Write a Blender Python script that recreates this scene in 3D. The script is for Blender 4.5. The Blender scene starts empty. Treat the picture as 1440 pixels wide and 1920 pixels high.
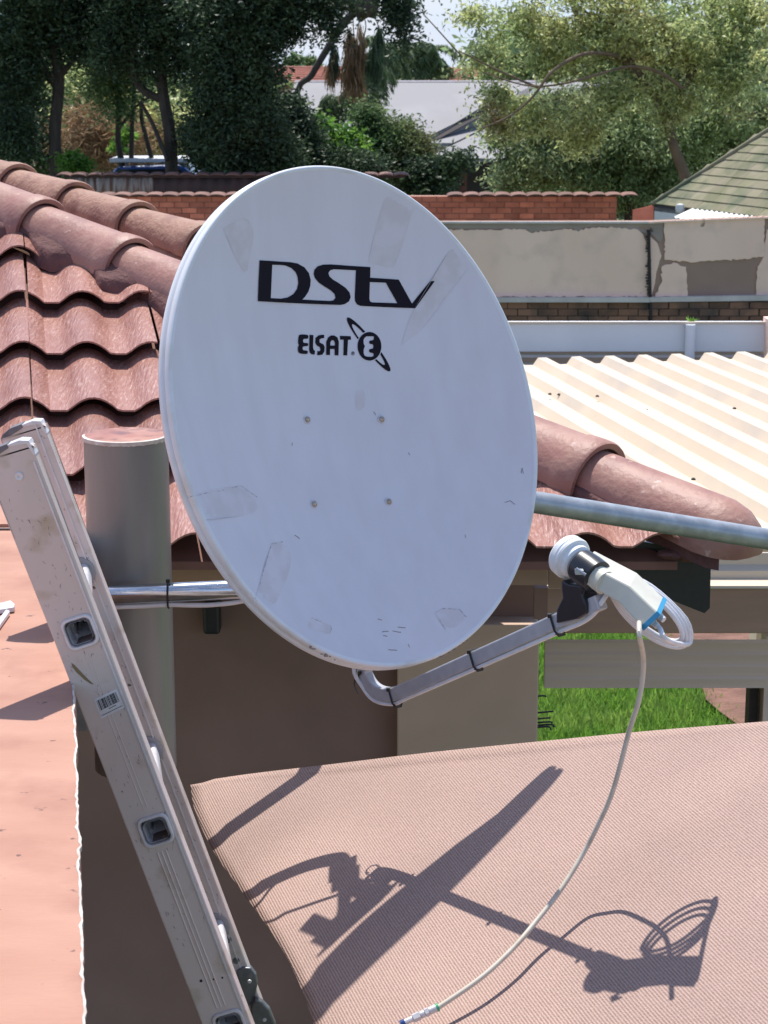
import bpy, bmesh, math, random
import numpy as np
from mathutils import Vector, Matrix, geometry, noise
R = math.radians
scene = bpy.context.scene
col = scene.collection
random.seed(7); rng = np.random.default_rng(7)
H = 4.2                                   # eye height above the ground; all z below are relative to the eye
# ---------------------------------------------------------------- camera
F = 3600.0
PITCH = math.atan(830 / F)
cp, sp = math.cos(PITCH), math.sin(PITCH)
cam = bpy.data.objects.new('camera', bpy.data.cameras.new('camera')); col.objects.link(cam)
cam.location = (0, 0, H); cam.rotation_euler = (math.pi/2 - PITCH, 0, 0)
cam.data.sensor_fit = 'VERTICAL'; cam.data.sensor_height = 36; cam.data.lens = F/1920*36
cam.data.clip_start = .05; cam.data.clip_end = 3000
cam.data.dof.use_dof = True; cam.data.dof.focus_distance = 3.2; cam.data.dof.aperture_fstop = 26
scene.camera = cam
# ---------------------------------------------------------------- world, sun, exposure
SUN = Vector((-.069, .442, 1)).normalized()
world = bpy.data.worlds.new('World'); scene.world = world; world.use_nodes = True
nt = world.node_tree; nt.nodes.clear()
out = nt.nodes.new('ShaderNodeOutputWorld'); bg = nt.nodes.new('ShaderNodeBackground')
sky = nt.nodes.new('ShaderNodeTexSky'); sky.sky_type = 'NISHITA'; sky.sun_disc = False
sky.sun_elevation = math.asin(SUN.z); sky.sun_rotation = math.atan2(SUN.x, SUN.y)
sky.air_density = .8; sky.dust_density = 1.2; sky.ozone_density = 1.2; sky.altitude = 1300
tc = nt.nodes.new('ShaderNodeTexCoord'); mp = nt.nodes.new('ShaderNodeMapping'); mp.inputs['Scale'].default_value = (3, 3, 9)
nz = nt.nodes.new('ShaderNodeTexNoise'); nz.inputs['Scale'].default_value = 1.6; nz.inputs['Detail'].default_value = 7; nz.inputs['Roughness'].default_value = .55
rp = nt.nodes.new('ShaderNodeValToRGB'); rp.color_ramp.elements[0].position = .52; rp.color_ramp.elements[1].position = .70
mx = nt.nodes.new('ShaderNodeMix'); mx.data_type = 'RGBA'; mx.inputs[7].default_value = (3.2, 3.3, 3.6, 1)
nt.links.new(tc.outputs['Generated'], mp.inputs[0]); nt.links.new(mp.outputs[0], nz.inputs['Vector'])
nt.links.new(nz.outputs['Fac'], rp.inputs[0]); nt.links.new(rp.outputs[0], mx.inputs[0])
sx = nt.nodes.new('ShaderNodeSeparateXYZ'); nt.links.new(tc.outputs['Generated'], sx.inputs[0])
hr = nt.nodes.new('ShaderNodeMapRange'); hr.inputs[1].default_value = .02; hr.inputs[2].default_value = .16; hr.inputs[3].default_value = .85; hr.inputs[4].default_value = 0
nt.links.new(sx.outputs[2], hr.inputs[0])
hm = nt.nodes.new('ShaderNodeMix'); hm.data_type = 'RGBA'; hm.inputs[7].default_value = (2.1, 2.6, 3.55, 1)
nt.links.new(hr.outputs[0], hm.inputs[0]); nt.links.new(sky.outputs[0], hm.inputs[6])
nt.links.new(hm.outputs[2], mx.inputs[6]); nt.links.new(mx.outputs[2], bg.inputs[0])
bg.inputs[1].default_value = .15; nt.links.new(bg.outputs[0], out.inputs[0])
sl = bpy.data.lights.new('sun', 'SUN'); sl.energy = 3.2; sl.angle = R(.5); sl.color = (1, .965, .9)
so = bpy.data.objects.new('sun', sl); col.objects.link(so); so.location = (0, 0, 30)
so.rotation_euler = SUN.to_track_quat('Z', 'Y').to_euler()
scene.view_settings.view_transform = 'Standard'; scene.view_settings.look = 'None'
scene.view_settings.gamma = 1; scene.view_settings.use_curve_mapping = False
scene.view_settings.exposure = .78
scene.render.engine = 'CYCLES'
# ---------------------------------------------------------------- geometry helpers
V = Vector
def ray(px, py):
    a = (px-720)/F; b = -(py-960)/F
    return V((a, cp + b*sp, -sp + b*cp))
def W(px, py, Y):                          # a point of the photograph at the world distance Y
    r = ray(px, py); return r*(Y/r.y)
def WZ(px, py, Z):
    r = ray(px, py); return r*(Z/r.z)
def WP(px, py, p0, n):
    r = ray(px, py); return r*(p0.dot(n)/r.dot(n))
def lerp(a, b, t): return a + (b-a)*t
def smooth_path(pts, n=6):
    pts = [V(p) for p in pts]; o = []
    for i in range(len(pts)-1):
        p0 = pts[max(i-1, 0)]; p1 = pts[i]; p2 = pts[i+1]; p3 = pts[min(i+2, len(pts)-1)]
        for k in range(n):
            t = k/n
            o.append(.5*((2*p1) + (p2-p0)*t + (2*p0-5*p1+4*p2-p3)*t*t + (3*p1-p0-3*p2+p3)*t**3))
    o.append(pts[-1]); return o
class MB:
    def __init__(s): s.v = []; s.f = []
    def add(s, vs, fs):
        b = len(s.v); s.v += [V(q) for q in vs]; s.f += [tuple(b+i for i in f) for f in fs]; return s
    def box(s, c, size, M=None):
        c = V(c); h = V(size)/2
        vs = [V((x*h.x, y*h.y, z*h.z)) for x in (-1, 1) for y in (-1, 1) for z in (-1, 1)]
        if M is not None: vs = [M @ q for q in vs]
        return s.add([c+q for q in vs], [(0,1,3,2),(4,6,7,5),(0,4,5,1),(2,3,7,6),(0,2,6,4),(1,5,7,3)])
    def prism(s, poly, off):
        poly = [V(p) for p in poly]; off = V(off); n = len(poly)
        return s.add(poly + [p+off for p in poly], [tuple(range(n)), tuple(range(2*n-1, n-1, -1))] + [(i, n+i, n+(i+1) % n, (i+1) % n) for i in range(n)])
    def tube(s, pts, r, n=10, caps=True, closed=False):
        pts = [V(p) for p in pts]; m = len(pts)
        rr = r if hasattr(r, '__len__') else [r]*m
        rings = []; prev = None
        for i, p in enumerate(pts):
            if closed: t = pts[(i+1) % m]-pts[i-1]
            else: t = pts[min(i+1, m-1)]-pts[max(i-1, 0)]
            t.normalize()
            if prev is None:
                a = t.orthogonal().normalized()
            else:
                a = prev - t*prev.dot(t); a.normalize()
            prev = a; b = t.cross(a)
            rings.append([p + a*math.cos(2*math.pi*k/n)*rr[i] + b*math.sin(2*math.pi*k/n)*rr[i] for k in range(n)])
        vs = [q for rg in rings for q in rg]; fs = []
        for i in range(m if closed else m-1):
            j = (i+1) % m
            for k in range(n):
                fs.append((i*n+k, i*n+(k+1) % n, j*n+(k+1) % n, j*n+k))
        if caps and not closed: fs += [tuple(range(n-1, -1, -1)), tuple((m-1)*n+k for k in range(n))]
        return s.add(vs, fs)
    def sweep(s, pts, side, w, h):         # rectangular section, side axis fixed
        side = V(side).normalized(); pts = [V(p) for p in pts]; m = len(pts); vs = []; fs = []
        for i, p in enumerate(pts):
            t = (pts[min(i+1, m-1)]-pts[max(i-1, 0)]).normalized(); up = side.cross(t).normalized()
            vs += [p+side*w/2+up*h/2, p-side*w/2+up*h/2, p-side*w/2-up*h/2, p+side*w/2-up*h/2]
        for i in range(m-1):
            for k in range(4): fs.append((i*4+k, i*4+(k+1) % 4, i*4+4+(k+1) % 4, i*4+4+k))
        fs += [(3, 2, 1, 0), tuple(4*(m-1)+k for k in range(4))]
        return s.add(vs, fs)
    def lathe(s, prof, o, ax, n=28, close=True):
        ax = V(ax).normalized(); a = ax.orthogonal().normalized(); b = ax.cross(a); o = V(o); vs = []; fs = []
        for (r, t) in prof:
            for k in range(n):
                an = 2*math.pi*k/n; vs.append(o + ax*t + (a*math.cos(an)+b*math.sin(an))*r)
        for i in range(len(prof)-1):
            for k in range(n): fs.append((i*n+k, i*n+(k+1) % n, (i+1)*n+(k+1) % n, (i+1)*n+k))
        if close: fs += [tuple(range(n-1, -1, -1)), tuple((len(prof)-1)*n+k for k in range(n))]
        return s.add(vs, fs)
    def grid(s, fn, nu, nv):
        vs = [fn(i/nu, j/nv) for i in range(nu+1) for j in range(nv+1)]
        return s.add(vs, [(i*(nv+1)+j, (i+1)*(nv+1)+j, (i+1)*(nv+1)+j+1, i*(nv+1)+j+1) for i in range(nu) for j in range(nv)])
    def build(s, name, mat, parent=None, smooth=False, bevel=0, fix=True, label=None, cat=None, group=None, kind=None, solid=0):
        me = bpy.data.meshes.new(name)
        o = bpy.data.objects.new(name, me); col.objects.link(o)
        if parent is None:
            xs = [q.x for q in s.v]; ys = [q.y for q in s.v]; zs = [q.z for q in s.v]
            org = V(((min(xs)+max(xs))/2, (min(ys)+max(ys))/2, min(zs))); o.location = org + V((0, 0, H))
        else:
            org = root_loc(parent); o.parent = parent
        me.from_pydata([tuple(q-org) for q in s.v], [], s.f); me.update()
        if fix:
            bm = bmesh.new(); bm.from_mesh(me); bmesh.ops.remove_doubles(bm, verts=bm.verts, dist=1e-6)
            bmesh.ops.recalc_face_normals(bm, faces=bm.faces); bm.to_mesh(me); bm.free()
        if smooth:
            for p in me.polygons: p.use_smooth = True
            try: me.set_sharp_from_angle(angle=R(smooth if smooth is not True else 40))
            except Exception: pass
        me.materials.append(mat)
        if solid:
            md = o.modifiers.new('solid', 'SOLIDIFY'); md.thickness = solid; md.offset = -1
        if bevel:
            md = o.modifiers.new('bevel', 'BEVEL'); md.width = bevel; md.segments = 2; md.limit_method = 'ANGLE'
        tag(o, label, cat, group, kind)
        return o
def root_loc(o):
    l = V((0, 0, -H))
    while o is not None: l = l + o.location; o = o.parent
    return l
def tag(o, label=None, cat=None, group=None, kind=None):
    if label: o['label'] = label
    if cat: o['category'] = cat
    if group: o['group'] = group
    if kind: o['kind'] = kind
def thing(name, label, cat, loc, group=None):
    o = bpy.data.objects.new(name, None); col.objects.link(o); o.empty_display_size = .1
    o.location = V(loc) + V((0, 0, H)); tag(o, label, cat, group); return o
def inst(mesh, name, parent, loc, rot=None, mats=None):
    o = bpy.data.objects.new(name, mesh); col.objects.link(o); o.parent = parent
    o.location = V(loc) - root_loc(parent)
    if rot is not None: o.rotation_euler = rot
    return o
def mesh_of(mb, name, mat, smooth=False):
    me = bpy.data.meshes.new(name); me.from_pydata([tuple(q) for q in mb.v], [], mb.f); me.update()
    bm = bmesh.new(); bm.from_mesh(me); bmesh.ops.recalc_face_normals(bm, faces=bm.faces); bm.to_mesh(me); bm.free()
    if smooth:
        for p in me.polygons: p.use_smooth = True
        me.set_sharp_from_angle(angle=R(40))
    me.materials.append(mat); return me
# ---------------------------------------------------------------- materials
def S(r, g, b):
    f = lambda c: (c/255/12.92) if c/255 <= .04045 else ((c/255+.055)/1.055)**2.4
    return (f(r), f(g), f(b))
def mat(name, c1, c2=None, scale=20, rough=.6, metal=0, bump=0, bscale=None, stretch=(1, 1, 1), spots=None, detail=6, lo=.35, hi=.65,
        spec=.5, c3=None, scale3=2., lo3=.5, hi3=.62, island=0, rvar=0, trans=0, bdist=.004, rot=(0, 0, 0), coat=0):
    m = bpy.data.materials.new(name); m.use_nodes = True; t = m.node_tree; b = t.nodes['Principled BSDF']
    L = t.links.new; N = t.nodes.new
    b.inputs['Roughness'].default_value = rough; b.inputs['Metallic'].default_value = metal
    b.inputs['Specular IOR Level'].default_value = spec
    if coat: b.inputs['Coat Weight'].default_value = coat
    b.inputs['Base Color'].default_value = (*c1, 1)
    geo = N('ShaderNodeNewGeometry'); mp = N('ShaderNodeMapping'); mp.inputs['Scale'].default_value = stretch
    mp.inputs['Rotation'].default_value = rot
    L(geo.outputs['Position'], mp.inputs[0]); cur = None
    def noisefac(sc, lo, hi, mapped=True, det=detail):
        n = N('ShaderNodeTexNoise'); n.inputs['Scale'].default_value = sc; n.inputs['Detail'].default_value = det
        L((mp if mapped else geo).outputs[0 if mapped else 'Position'], n.inputs['Vector'])
        r = N('ShaderNodeMapRange'); r.inputs[1].default_value = lo; r.inputs[2].default_value = hi
        L(n.outputs['Fac'], r.inputs[0]); return r.outputs[0]
    def mix(fac, a, bcol):
        x = N('ShaderNodeMix'); x.data_type = 'RGBA'; L(fac, x.inputs[0])
        if isinstance(a, tuple): x.inputs[6].default_value = (*a, 1)
        else: L(a, x.inputs[6])
        x.inputs[7].default_value = (*bcol, 1); return x.outputs[2]
    cur = c1
    if c2: cur = mix(noisefac(scale, lo, hi), cur, c2)
    if c3: cur = mix(noisefac(scale3, lo3, hi3, False), cur, c3)
    if spots: cur = mix(noisefac(spots[1], spots[2], spots[2]+.04, False), cur, spots[0])
    if island:
        hs = N('ShaderNodeHueSaturation'); rr = N('ShaderNodeMapRange'); L(geo.outputs['Random Per Island'], rr.inputs[0])
        rr.inputs[3].default_value = 1-island; rr.inputs[4].default_value = 1+island; L(rr.outputs[0], hs.inputs['Value'])
        if isinstance(cur, tuple): hs.inputs['Color'].default_value = (*cur, 1)
        else: L(cur, hs.inputs['Color'])
        cur = hs.outputs[0]
    if rvar:
        oi = N('ShaderNodeObjectInfo'); hs = N('ShaderNodeHueSaturation'); rr = N('ShaderNodeMapRange'); L(oi.outputs['Random'], rr.inputs[0])
        rr.inputs[3].default_value = 1-rvar; rr.inputs[4].default_value = 1+rvar; L(rr.outputs[0], hs.inputs['Value'])
        if isinstance(cur, tuple): hs.inputs['Color'].default_value = (*cur, 1)
        else: L(cur, hs.inputs['Color'])
        cur = hs.outputs[0]
    if not isinstance(cur, tuple): L(cur, b.inputs['Base Color'])
    if bump:
        n = N('ShaderNodeTexNoise'); n.inputs['Scale'].default_value = bscale or scale; n.inputs['Detail'].default_value = 5
        L(mp.outputs[0], n.inputs['Vector']); bu = N('ShaderNodeBump'); bu.inputs['Strength'].default_value = bump; bu.inputs['Distance'].default_value = bdist
        L(n.outputs['Fac'], bu.inputs['Height']); L(bu.outputs[0], b.inputs['Normal'])
    if trans:
        tl = N('ShaderNodeBsdfTranslucent'); ms = N('ShaderNodeMixShader'); ms.inputs[0].default_value = trans
        if isinstance(cur, tuple): tl.inputs[0].default_value = (*cur, 1)
        else: L(cur, tl.inputs[0])
        L(b.outputs[0], ms.inputs[1]); L(tl.outputs[0], ms.inputs[2]); L(ms.outputs[0], t.nodes['Material Output'].inputs[0])
    return m
M = {}
M['dish'] = mat('dish_paint', (.70, .67, .705), (.655, .62, .65), 5, .38, bump=.03, bscale=30, stretch=(5, 5, .7), lo=.35, hi=.8, c3=(.62, .58, .59), scale3=5, lo3=.6, hi3=.85)
M['rim'] = mat('rim_paint', (.74, .745, .76), (.62, .60, .56), 14, .35, lo=.5, hi=.75)
M['decal'] = mat('black_print', (.010, .007, .013), (.02, .017, .024), 60, .6, lo=.6, hi=.75, spec=.15)
M['tape'] = mat('tape_residue', (.625, .58, .585), (.685, .64, .67), 30, .45, lo=.42, hi=.62)
M['tape_edge'] = mat('tape_dirt', (.40, .37, .38), (.66, .62, .65), 160, .6, lo=.40, hi=.52)
M['scuff'] = mat('dark_scuff', (.25, .2, .19), None, 1, .6)
M['zinc'] = mat('zinc_bolt', (.55, .5, .42), (.35, .25, .18), 300, .35, metal=.85)
M['chrome'] = mat('shiny_galvanised', (.72, .73, .75), (.5, .52, .55), 25, .13, metal=1, stretch=(1, 8, 8), bump=.05, bscale=40, c3=(.42, .38, .3), scale3=9, lo3=.6, hi3=.75)
M['galv'] = mat('dull_galvanised', (.46, .48, .50), (.36, .38, .40), 30, .42, metal=.55, lo=.4, hi=.6, bump=.15, bscale=120, bdist=.001)
M['arm'] = mat('feed_arm_metal', (.52, .52, .55), (.46, .46, .49), 50, .35, metal=.2)
M['coax'] = mat('white_coax', (.78, .77, .80), (.68, .67, .68), 30, .4)
M['cream_cable'] = mat('aged_coax', (.62, .56, .46), (.45, .38, .30), 25, .5, lo=.5, hi=.75)
M['tie'] = mat('black_tie', (.012, .011, .013), None, 1, .45)
M['lnb'] = mat('cream_plastic', (.62, .60, .50), (.56, .53, .44), 30, .42, bump=.02, bscale=200)
M['lnbcap'] = mat('white_cap', (.76, .77, .78), (.6, .6, .58), 60, .45, lo=.55, hi=.8)
M['blue'] = mat('blue_label', (.03, .27, .46), None, 1, .4)
M['blackp'] = mat('black_plastic', (.014, .016, .022), (.02, .02, .025), 60, .35)
M['pole'] = mat('painted_steel_pole', (.27, .265, .25), (.22, .215, .20), 12, .38, metal=.25, stretch=(1, 1, .2), lo=.4, hi=.65)
M['polecap'] = mat('terracotta_paint', (.36, .125, .075), (.46, .22, .15), 14, .45, bump=.5, bscale=30, c3=(.20, .07, .05), scale3=32, lo3=.5, hi3=.7)
M['alu'] = mat('dull_aluminium', (.68, .585, .54), (.60, .51, .455), 7, .5, metal=.1, stretch=(1, 1, .35), bump=.12, bscale=90, bdist=.0008,
               c3=(.44, .35, .25), scale3=18, lo3=.57, hi3=.76, spots=((.13, .1, .08), 60, .70), lo=.4, hi=.62)
M['alu_light'] = mat('bright_aluminium', (.72, .70, .71), (.62, .6, .6), 60, .4, metal=.15)
M['alu_dark'] = mat('hinge_steel', (.22, .23, .235), (.16, .165, .17), 40, .4, metal=.5)
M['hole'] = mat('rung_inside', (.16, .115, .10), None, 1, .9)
M['disc'] = mat('dull_collar', (.40, .38, .38), (.33, .31, .31), 30, .5, metal=.2)
M['grey_plug'] = mat('grey_end_plug', (.18, .17, .18), (.11, .1, .11), 40, .6)
M['paper'] = mat('label_paper', (.72, .7, .7), (.6, .58, .57), 60, .5)
M['tile'] = mat('painted_concrete_tile', (.385, .180, .138), (.58, .37, .31), 38, .36, stretch=(5, .9, 1.3), bump=.8, bscale=22, bdist=.008,
                c3=(.34, .155, .12), scale3=5, lo3=.48, hi3=.68, rvar=.07, lo=.53, hi=.72)
M['cap'] = mat('painted_ridge_tile', (.34, .155, .12), (.38, .20, .15), 15, .55, bump=.6, bscale=60, bdist=.004,
               c3=(.27, .115, .09), scale3=9, lo3=.5, hi3=.66, spots=((.52, .33, .28), 30, .675), rvar=.05)
M['cap2'] = mat('weathered_ridge_tile', (.34, .18, .125), (.38, .215, .15), 14, .7, bump=.9, bscale=55, bdist=.006, c3=(.25, .115, .085), scale3=10, lo3=.5, hi3=.68, spots=((.5, .36, .28), 34, .69), rvar=.05)
M['under'] = mat('tile_underside', (.24, .12, .095), (.18, .09, .07), 12, .9)
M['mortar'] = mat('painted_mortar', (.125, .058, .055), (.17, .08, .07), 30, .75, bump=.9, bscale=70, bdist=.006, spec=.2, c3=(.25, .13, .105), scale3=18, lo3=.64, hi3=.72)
M['slab'] = mat('terracotta_membrane', (.42, .205, .14), (.48, .25, .175), 4, .75, bump=.4, bscale=70, bdist=.002, c3=(.35, .16, .11), scale3=8, lo3=.5, hi3=.72,
                spots=((.16, .08, .065), 42, .685), stretch=(1, 3, 1))
M['chip'] = mat('chipped_white_edge', (.68, .64, .58), (.5, .42, .36), 60, .8)
M['slab_side'] = mat('slab_side', (.12, .085, .075), (.09, .06, .055), 30, .8)
M['brown_wall'] = mat('brown_painted_wall', (.29, .175, .14), (.24, .145, .115), 4, .85, c3=(.22, .13, .105), scale3=1.5, lo3=.45, hi3=.7, bump=.15, bscale=150, bdist=.001)
M['beige_wall'] = mat('beige_painted_wall', (.60, .425, .315), (.54, .38, .28), 5, .85, bump=.15, bscale=150, bdist=.001)
M['fascia'] = mat('tan_fascia', (.42, .26, .17), (.36, .22, .145), 10, .6, stretch=(.3, 1, 3))
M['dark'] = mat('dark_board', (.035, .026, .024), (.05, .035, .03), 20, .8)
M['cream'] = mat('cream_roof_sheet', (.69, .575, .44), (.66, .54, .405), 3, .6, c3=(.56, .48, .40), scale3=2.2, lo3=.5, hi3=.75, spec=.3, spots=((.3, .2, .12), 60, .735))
M['cream_shade'] = mat('shaded_cream', (.52, .46, .37), (.46, .40, .32), 5, .5, stretch=(.4, 1, 4))  # darker copy of the roof cream, shade put into the colour
M['beam'] = mat('grey_beige_beam', (.74, .57, .475), (.68, .525, .435), 5, .55, stretch=(.4, 1, 5))
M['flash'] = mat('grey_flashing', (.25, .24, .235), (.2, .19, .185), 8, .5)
M['gutter'] = mat('white_gutter_paint', (.78, .79, .82), (.7, .71, .74), 2.5, .4)
M['plaster'] = mat('peach_plaster', (.93, .65, .53), (.87, .59, .475), 1.3, .9, c3=(.74, .52, .43), scale3=3.4, lo3=.52, hi3=.75, bump=.3, bscale=30, spots=((.28, .19, .15), 5, .70), stretch=(1, 1, .5))
M['bare'] = mat('bare_render', (.37, .245, .195), (.32, .21, .17), 2, .95, bump=.5, bscale=20)
M['grime'] = mat('grey_render', (.38, .30, .26), (.30, .24, .21), 2, .95, bump=.5, bscale=20)
M['ledge'] = mat('pale_ledge', (.62, .56, .55), (.5, .44, .43), 4, .8)
M['black_pipe'] = mat('black_pipe', (.02, .017, .017), None, 1, .7)
M['oldbrick'] = mat('stained_brick', (.23, .115, .075), (.06, .045, .04), 3.2, .9, lo=.45, hi=.7, rvar=.25, bump=.5, bscale=20)
M['oldmortar'] = mat('old_mortar', (.2, .15, .12), (.08, .06, .05), 3, .95)
M['redbrick'] = mat('red_brick', (.74, .235, .14), (.58, .17, .10), 5, .9, rvar=.3, bump=.4, bscale=20)
M['redmortar'] = mat('red_mortar', (.52, .30, .23), (.44, .24, .18), 5, .95)
M['coping'] = mat('coping_tile', (.25, .13, .10), (.17, .09, .075), 6, .8, rvar=.2)
M['moss'] = mat('mossy_shingle', (.20, .195, .105), (.28, .24, .165), 4, .9, rvar=.14, c3=(.12, .135, .08), scale3=2.2, lo3=.48, hi3=.62)
M['zincsheet'] = mat('grey_corrugated', (.50, .53, .56), (.3, .3, .3), 4, .5, metal=.2)
M['pinkwall'] = mat('pink_wall', (.42, .27, .21), (.34, .22, .17), 2, .9)
M['whitewall'] = mat('white_board', (.66, .70, .66), (.55, .58, .55), 2, .7)
M['grey_roof'] = mat('grey_far_roof', (.29, .28, .28), (.25, .24, .24), 1.2, .8, stretch=(1, .3, 1), c3=(.26, .25, .25), scale3=.5)
M['terra_roof'] = mat('terracotta_far_roof', (.55, .25, .17), (.45, .19, .13), 2, .8, rvar=.1)
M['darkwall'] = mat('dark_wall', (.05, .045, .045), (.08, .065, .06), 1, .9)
M['rust'] = mat('rusty_sheet', (.38, .34, .30), (.16, .085, .055), 3, .75, stretch=(5, 1, .6), lo=.42, hi=.6)
M['darkfence'] = mat('dark_sheet', (.05, .035, .035), (.08, .05, .045), 2, .8)
M['bark'] = mat('bark', (.055, .042, .034), (.09, .07, .055), 6, .95, bump=.6, stretch=(2, 2, .5))
M['bark2'] = mat('pale_branch', (.20, .135, .085), (.13, .09, .06), 5, .9)
M['leaf_dark'] = mat('dark_leaf', (.045, .075, .042), (.085, .13, .062), 1.2, .5, island=.5, trans=.3, spec=.3)
M['leaf_mid'] = mat('mid_leaf', (.10, .18, .07), (.19, .26, .10), .9, .5, island=.5, trans=.45, spec=.3, c3=(.19, .19, .08), scale3=.7, lo3=.55, hi3=.7)
M['leaf_olive'] = mat('olive_leaf', (.42, .50, .22), (.60, .60, .27), .8, .4, island=.7, trans=.5, spec=.5, c3=(.42, .28, .14), scale3=.9, lo3=.57, hi3=.7)
M['leaf_grey'] = mat('grey_green_leaf', (.25, .36, .16), (.42, .50, .25), .9, .38, island=.7, trans=.5, spec=.5, c3=(.26, .25, .12), scale3=.7, lo3=.55, hi3=.7)
M['leaf_bright'] = mat('bright_leaf', (.13, .28, .045), (.2, .36, .06), 2, .45, island=.35, trans=.5)
M['leaf_dead'] = mat('dead_frond', (.42, .27, .15), (.27, .16, .08), 3, .8, island=.35, trans=.3)
M['leaf_palm'] = mat('palm_frond', (.10, .16, .07), (.17, .22, .09), 1, .5, island=.4, trans=.35)
M['grass'] = mat('grass_blades', (.19, .36, .05), (.29, .42, .09), 3.5, .6, island=.35, trans=.45)
M['ground'] = mat('ground_soil', (.14, .12, .06), (.10, .14, .05), .4, .95)
M['lawn'] = mat('lawn_soil', (.10, .22, .03), (.13, .26, .04), 6, .95)
M['soil'] = mat('brown_soil', (.24, .12, .085), (.16, .08, .055), 5, .95, bump=.8, bscale=12, bdist=.05)
M['carblue'] = mat('blue_car_paint', (.02, .06, .22), None, 1, .25, coat=.5)
M['carpale'] = mat('pale_blue_car_paint', (.35, .45, .5), None, 1, .3, coat=.5)
M['glass'] = mat('dark_car_glass', (.02, .025, .03), None, 1, .08)
M['rubber'] = mat('tyre_rubber', (.02, .02, .02), None, 1, .8)
M['copper'] = mat('copper_strand', (.7, .55, .4), None, 1, .4, metal=.8)
M['green'] = mat('green_band', (.05, .4, .2), None, 1, .5)
# shade cloth: knitted ribs as fine colour and relief
def cloth_mat():
    m = bpy.data.materials.new('knitted_shade_cloth'); m.use_nodes = True; t = m.node_tree; b = t.nodes['Principled BSDF']; L = t.links.new; N = t.nodes.new
    geo = N('ShaderNodeNewGeometry'); mp = N('ShaderNodeMapping'); mp.vector_type = 'POINT'
    mp.inputs['Rotation'].default_value = (0, 0, R(0)); L(geo.outputs['Position'], mp.inputs[0])
    dt = N('ShaderNodeVectorMath'); dt.operation = 'DOT_PRODUCT'; dt.inputs[1].default_value = (.88, .25, .40); L(geo.outputs['Position'], dt.inputs[0])
    nn = N('ShaderNodeTexNoise'); nn.inputs['Scale'].default_value = 3; L(geo.outputs['Position'], nn.inputs['Vector'])
    ad = N('ShaderNodeMath'); ad.operation = 'MULTIPLY_ADD'; ad.inputs[1].default_value = .006; L(nn.outputs['Fac'], ad.inputs[0]); L(dt.outputs['Value'], ad.inputs[2])
    sn = N('ShaderNodeMath'); sn.operation = 'MULTIPLY'; sn.inputs[1].default_value = 2*math.pi/.0046; L(ad.outputs[0], sn.inputs[0])
    si = N('ShaderNodeMath'); si.operation = 'SINE'; L(sn.outputs[0], si.inputs[0])
    n2 = N('ShaderNodeTexNoise'); n2.inputs['Scale'].default_value = 330; n2.inputs['Detail'].default_value = 3; L(geo.outputs['Position'], n2.inputs['Vector'])
    a2 = N('ShaderNodeMath'); a2.operation = 'MULTIPLY_ADD'; a2.inputs[1].default_value = 4.0; L(n2.outputs['Fac'], a2.inputs[0]); L(si.outputs[0], a2.inputs[2])
    r = N('ShaderNodeMapRange'); r.inputs[1].default_value = .1; r.inputs[2].default_value = 3.9; L(a2.outputs[0], r.inputs[0])
    cr = N('ShaderNodeValToRGB'); e = cr.color_ramp.elements
    e[0].color = (.25, .158, .126, 1); e[1].color = (.57, .395, .33, 1); L(r.outputs[0], cr.inputs[0])
    n3 = N('ShaderNodeTexNoise'); n3.inputs['Scale'].default_value = 2.6; n3.inputs['Detail'].default_value = 6; L(geo.outputs['Position'], n3.inputs['Vector'])
    hs = N('ShaderNodeHueSaturation'); rr = N('ShaderNodeMapRange'); rr.inputs[1].default_value = .3; rr.inputs[2].default_value = .7; rr.inputs[3].default_value = .87; rr.inputs[4].default_value = 1.1; L(n3.outputs['Fac'], rr.inputs[0]); L(rr.outputs[0], hs.inputs['Value'])
    L(cr.outputs[0], hs.inputs['Color']); L(hs.outputs[0], b.inputs['Base Color']); b.inputs['Roughness'].default_value = .8
    bu = N('ShaderNodeBump'); bu.inputs['Strength'].default_value = .4; bu.inputs['Distance'].default_value = .001; L(a2.outputs[0], bu.inputs['Height']); L(bu.outputs[0], b.inputs['Normal'])
    return m
M['cloth'] = cloth_mat()

# ================================================================ SETTING: ground, lawn, soil
MB().add([(-400, -60, -H), (400, -60, -H), (400, 1500, -H), (-400, 1500, -H)], [(0, 1, 2, 3)]).build('ground', M['ground'], kind='structure')
MB().add([(-1, 5, -H+.02), (12, 5, -H+.02), (12, 20, -H+.02), (-1, 20, -H+.02)], [(0, 1, 2, 3)]).build('lawn', M['lawn'], kind='structure')
def soilf(u, v):
    y = 8.0 + 10*v; x = lerp(2.22 - .06*(y-12) + .05*math.sin(y*5), 9, u)
    return V((x, y, -H + .09 + .05*noise.noise(V((x*2, y*2, 3)))*(u > .02)))
MB().grid(soilf, 30, 40).build('soil', M['soil'], kind='structure', smooth=True)
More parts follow.
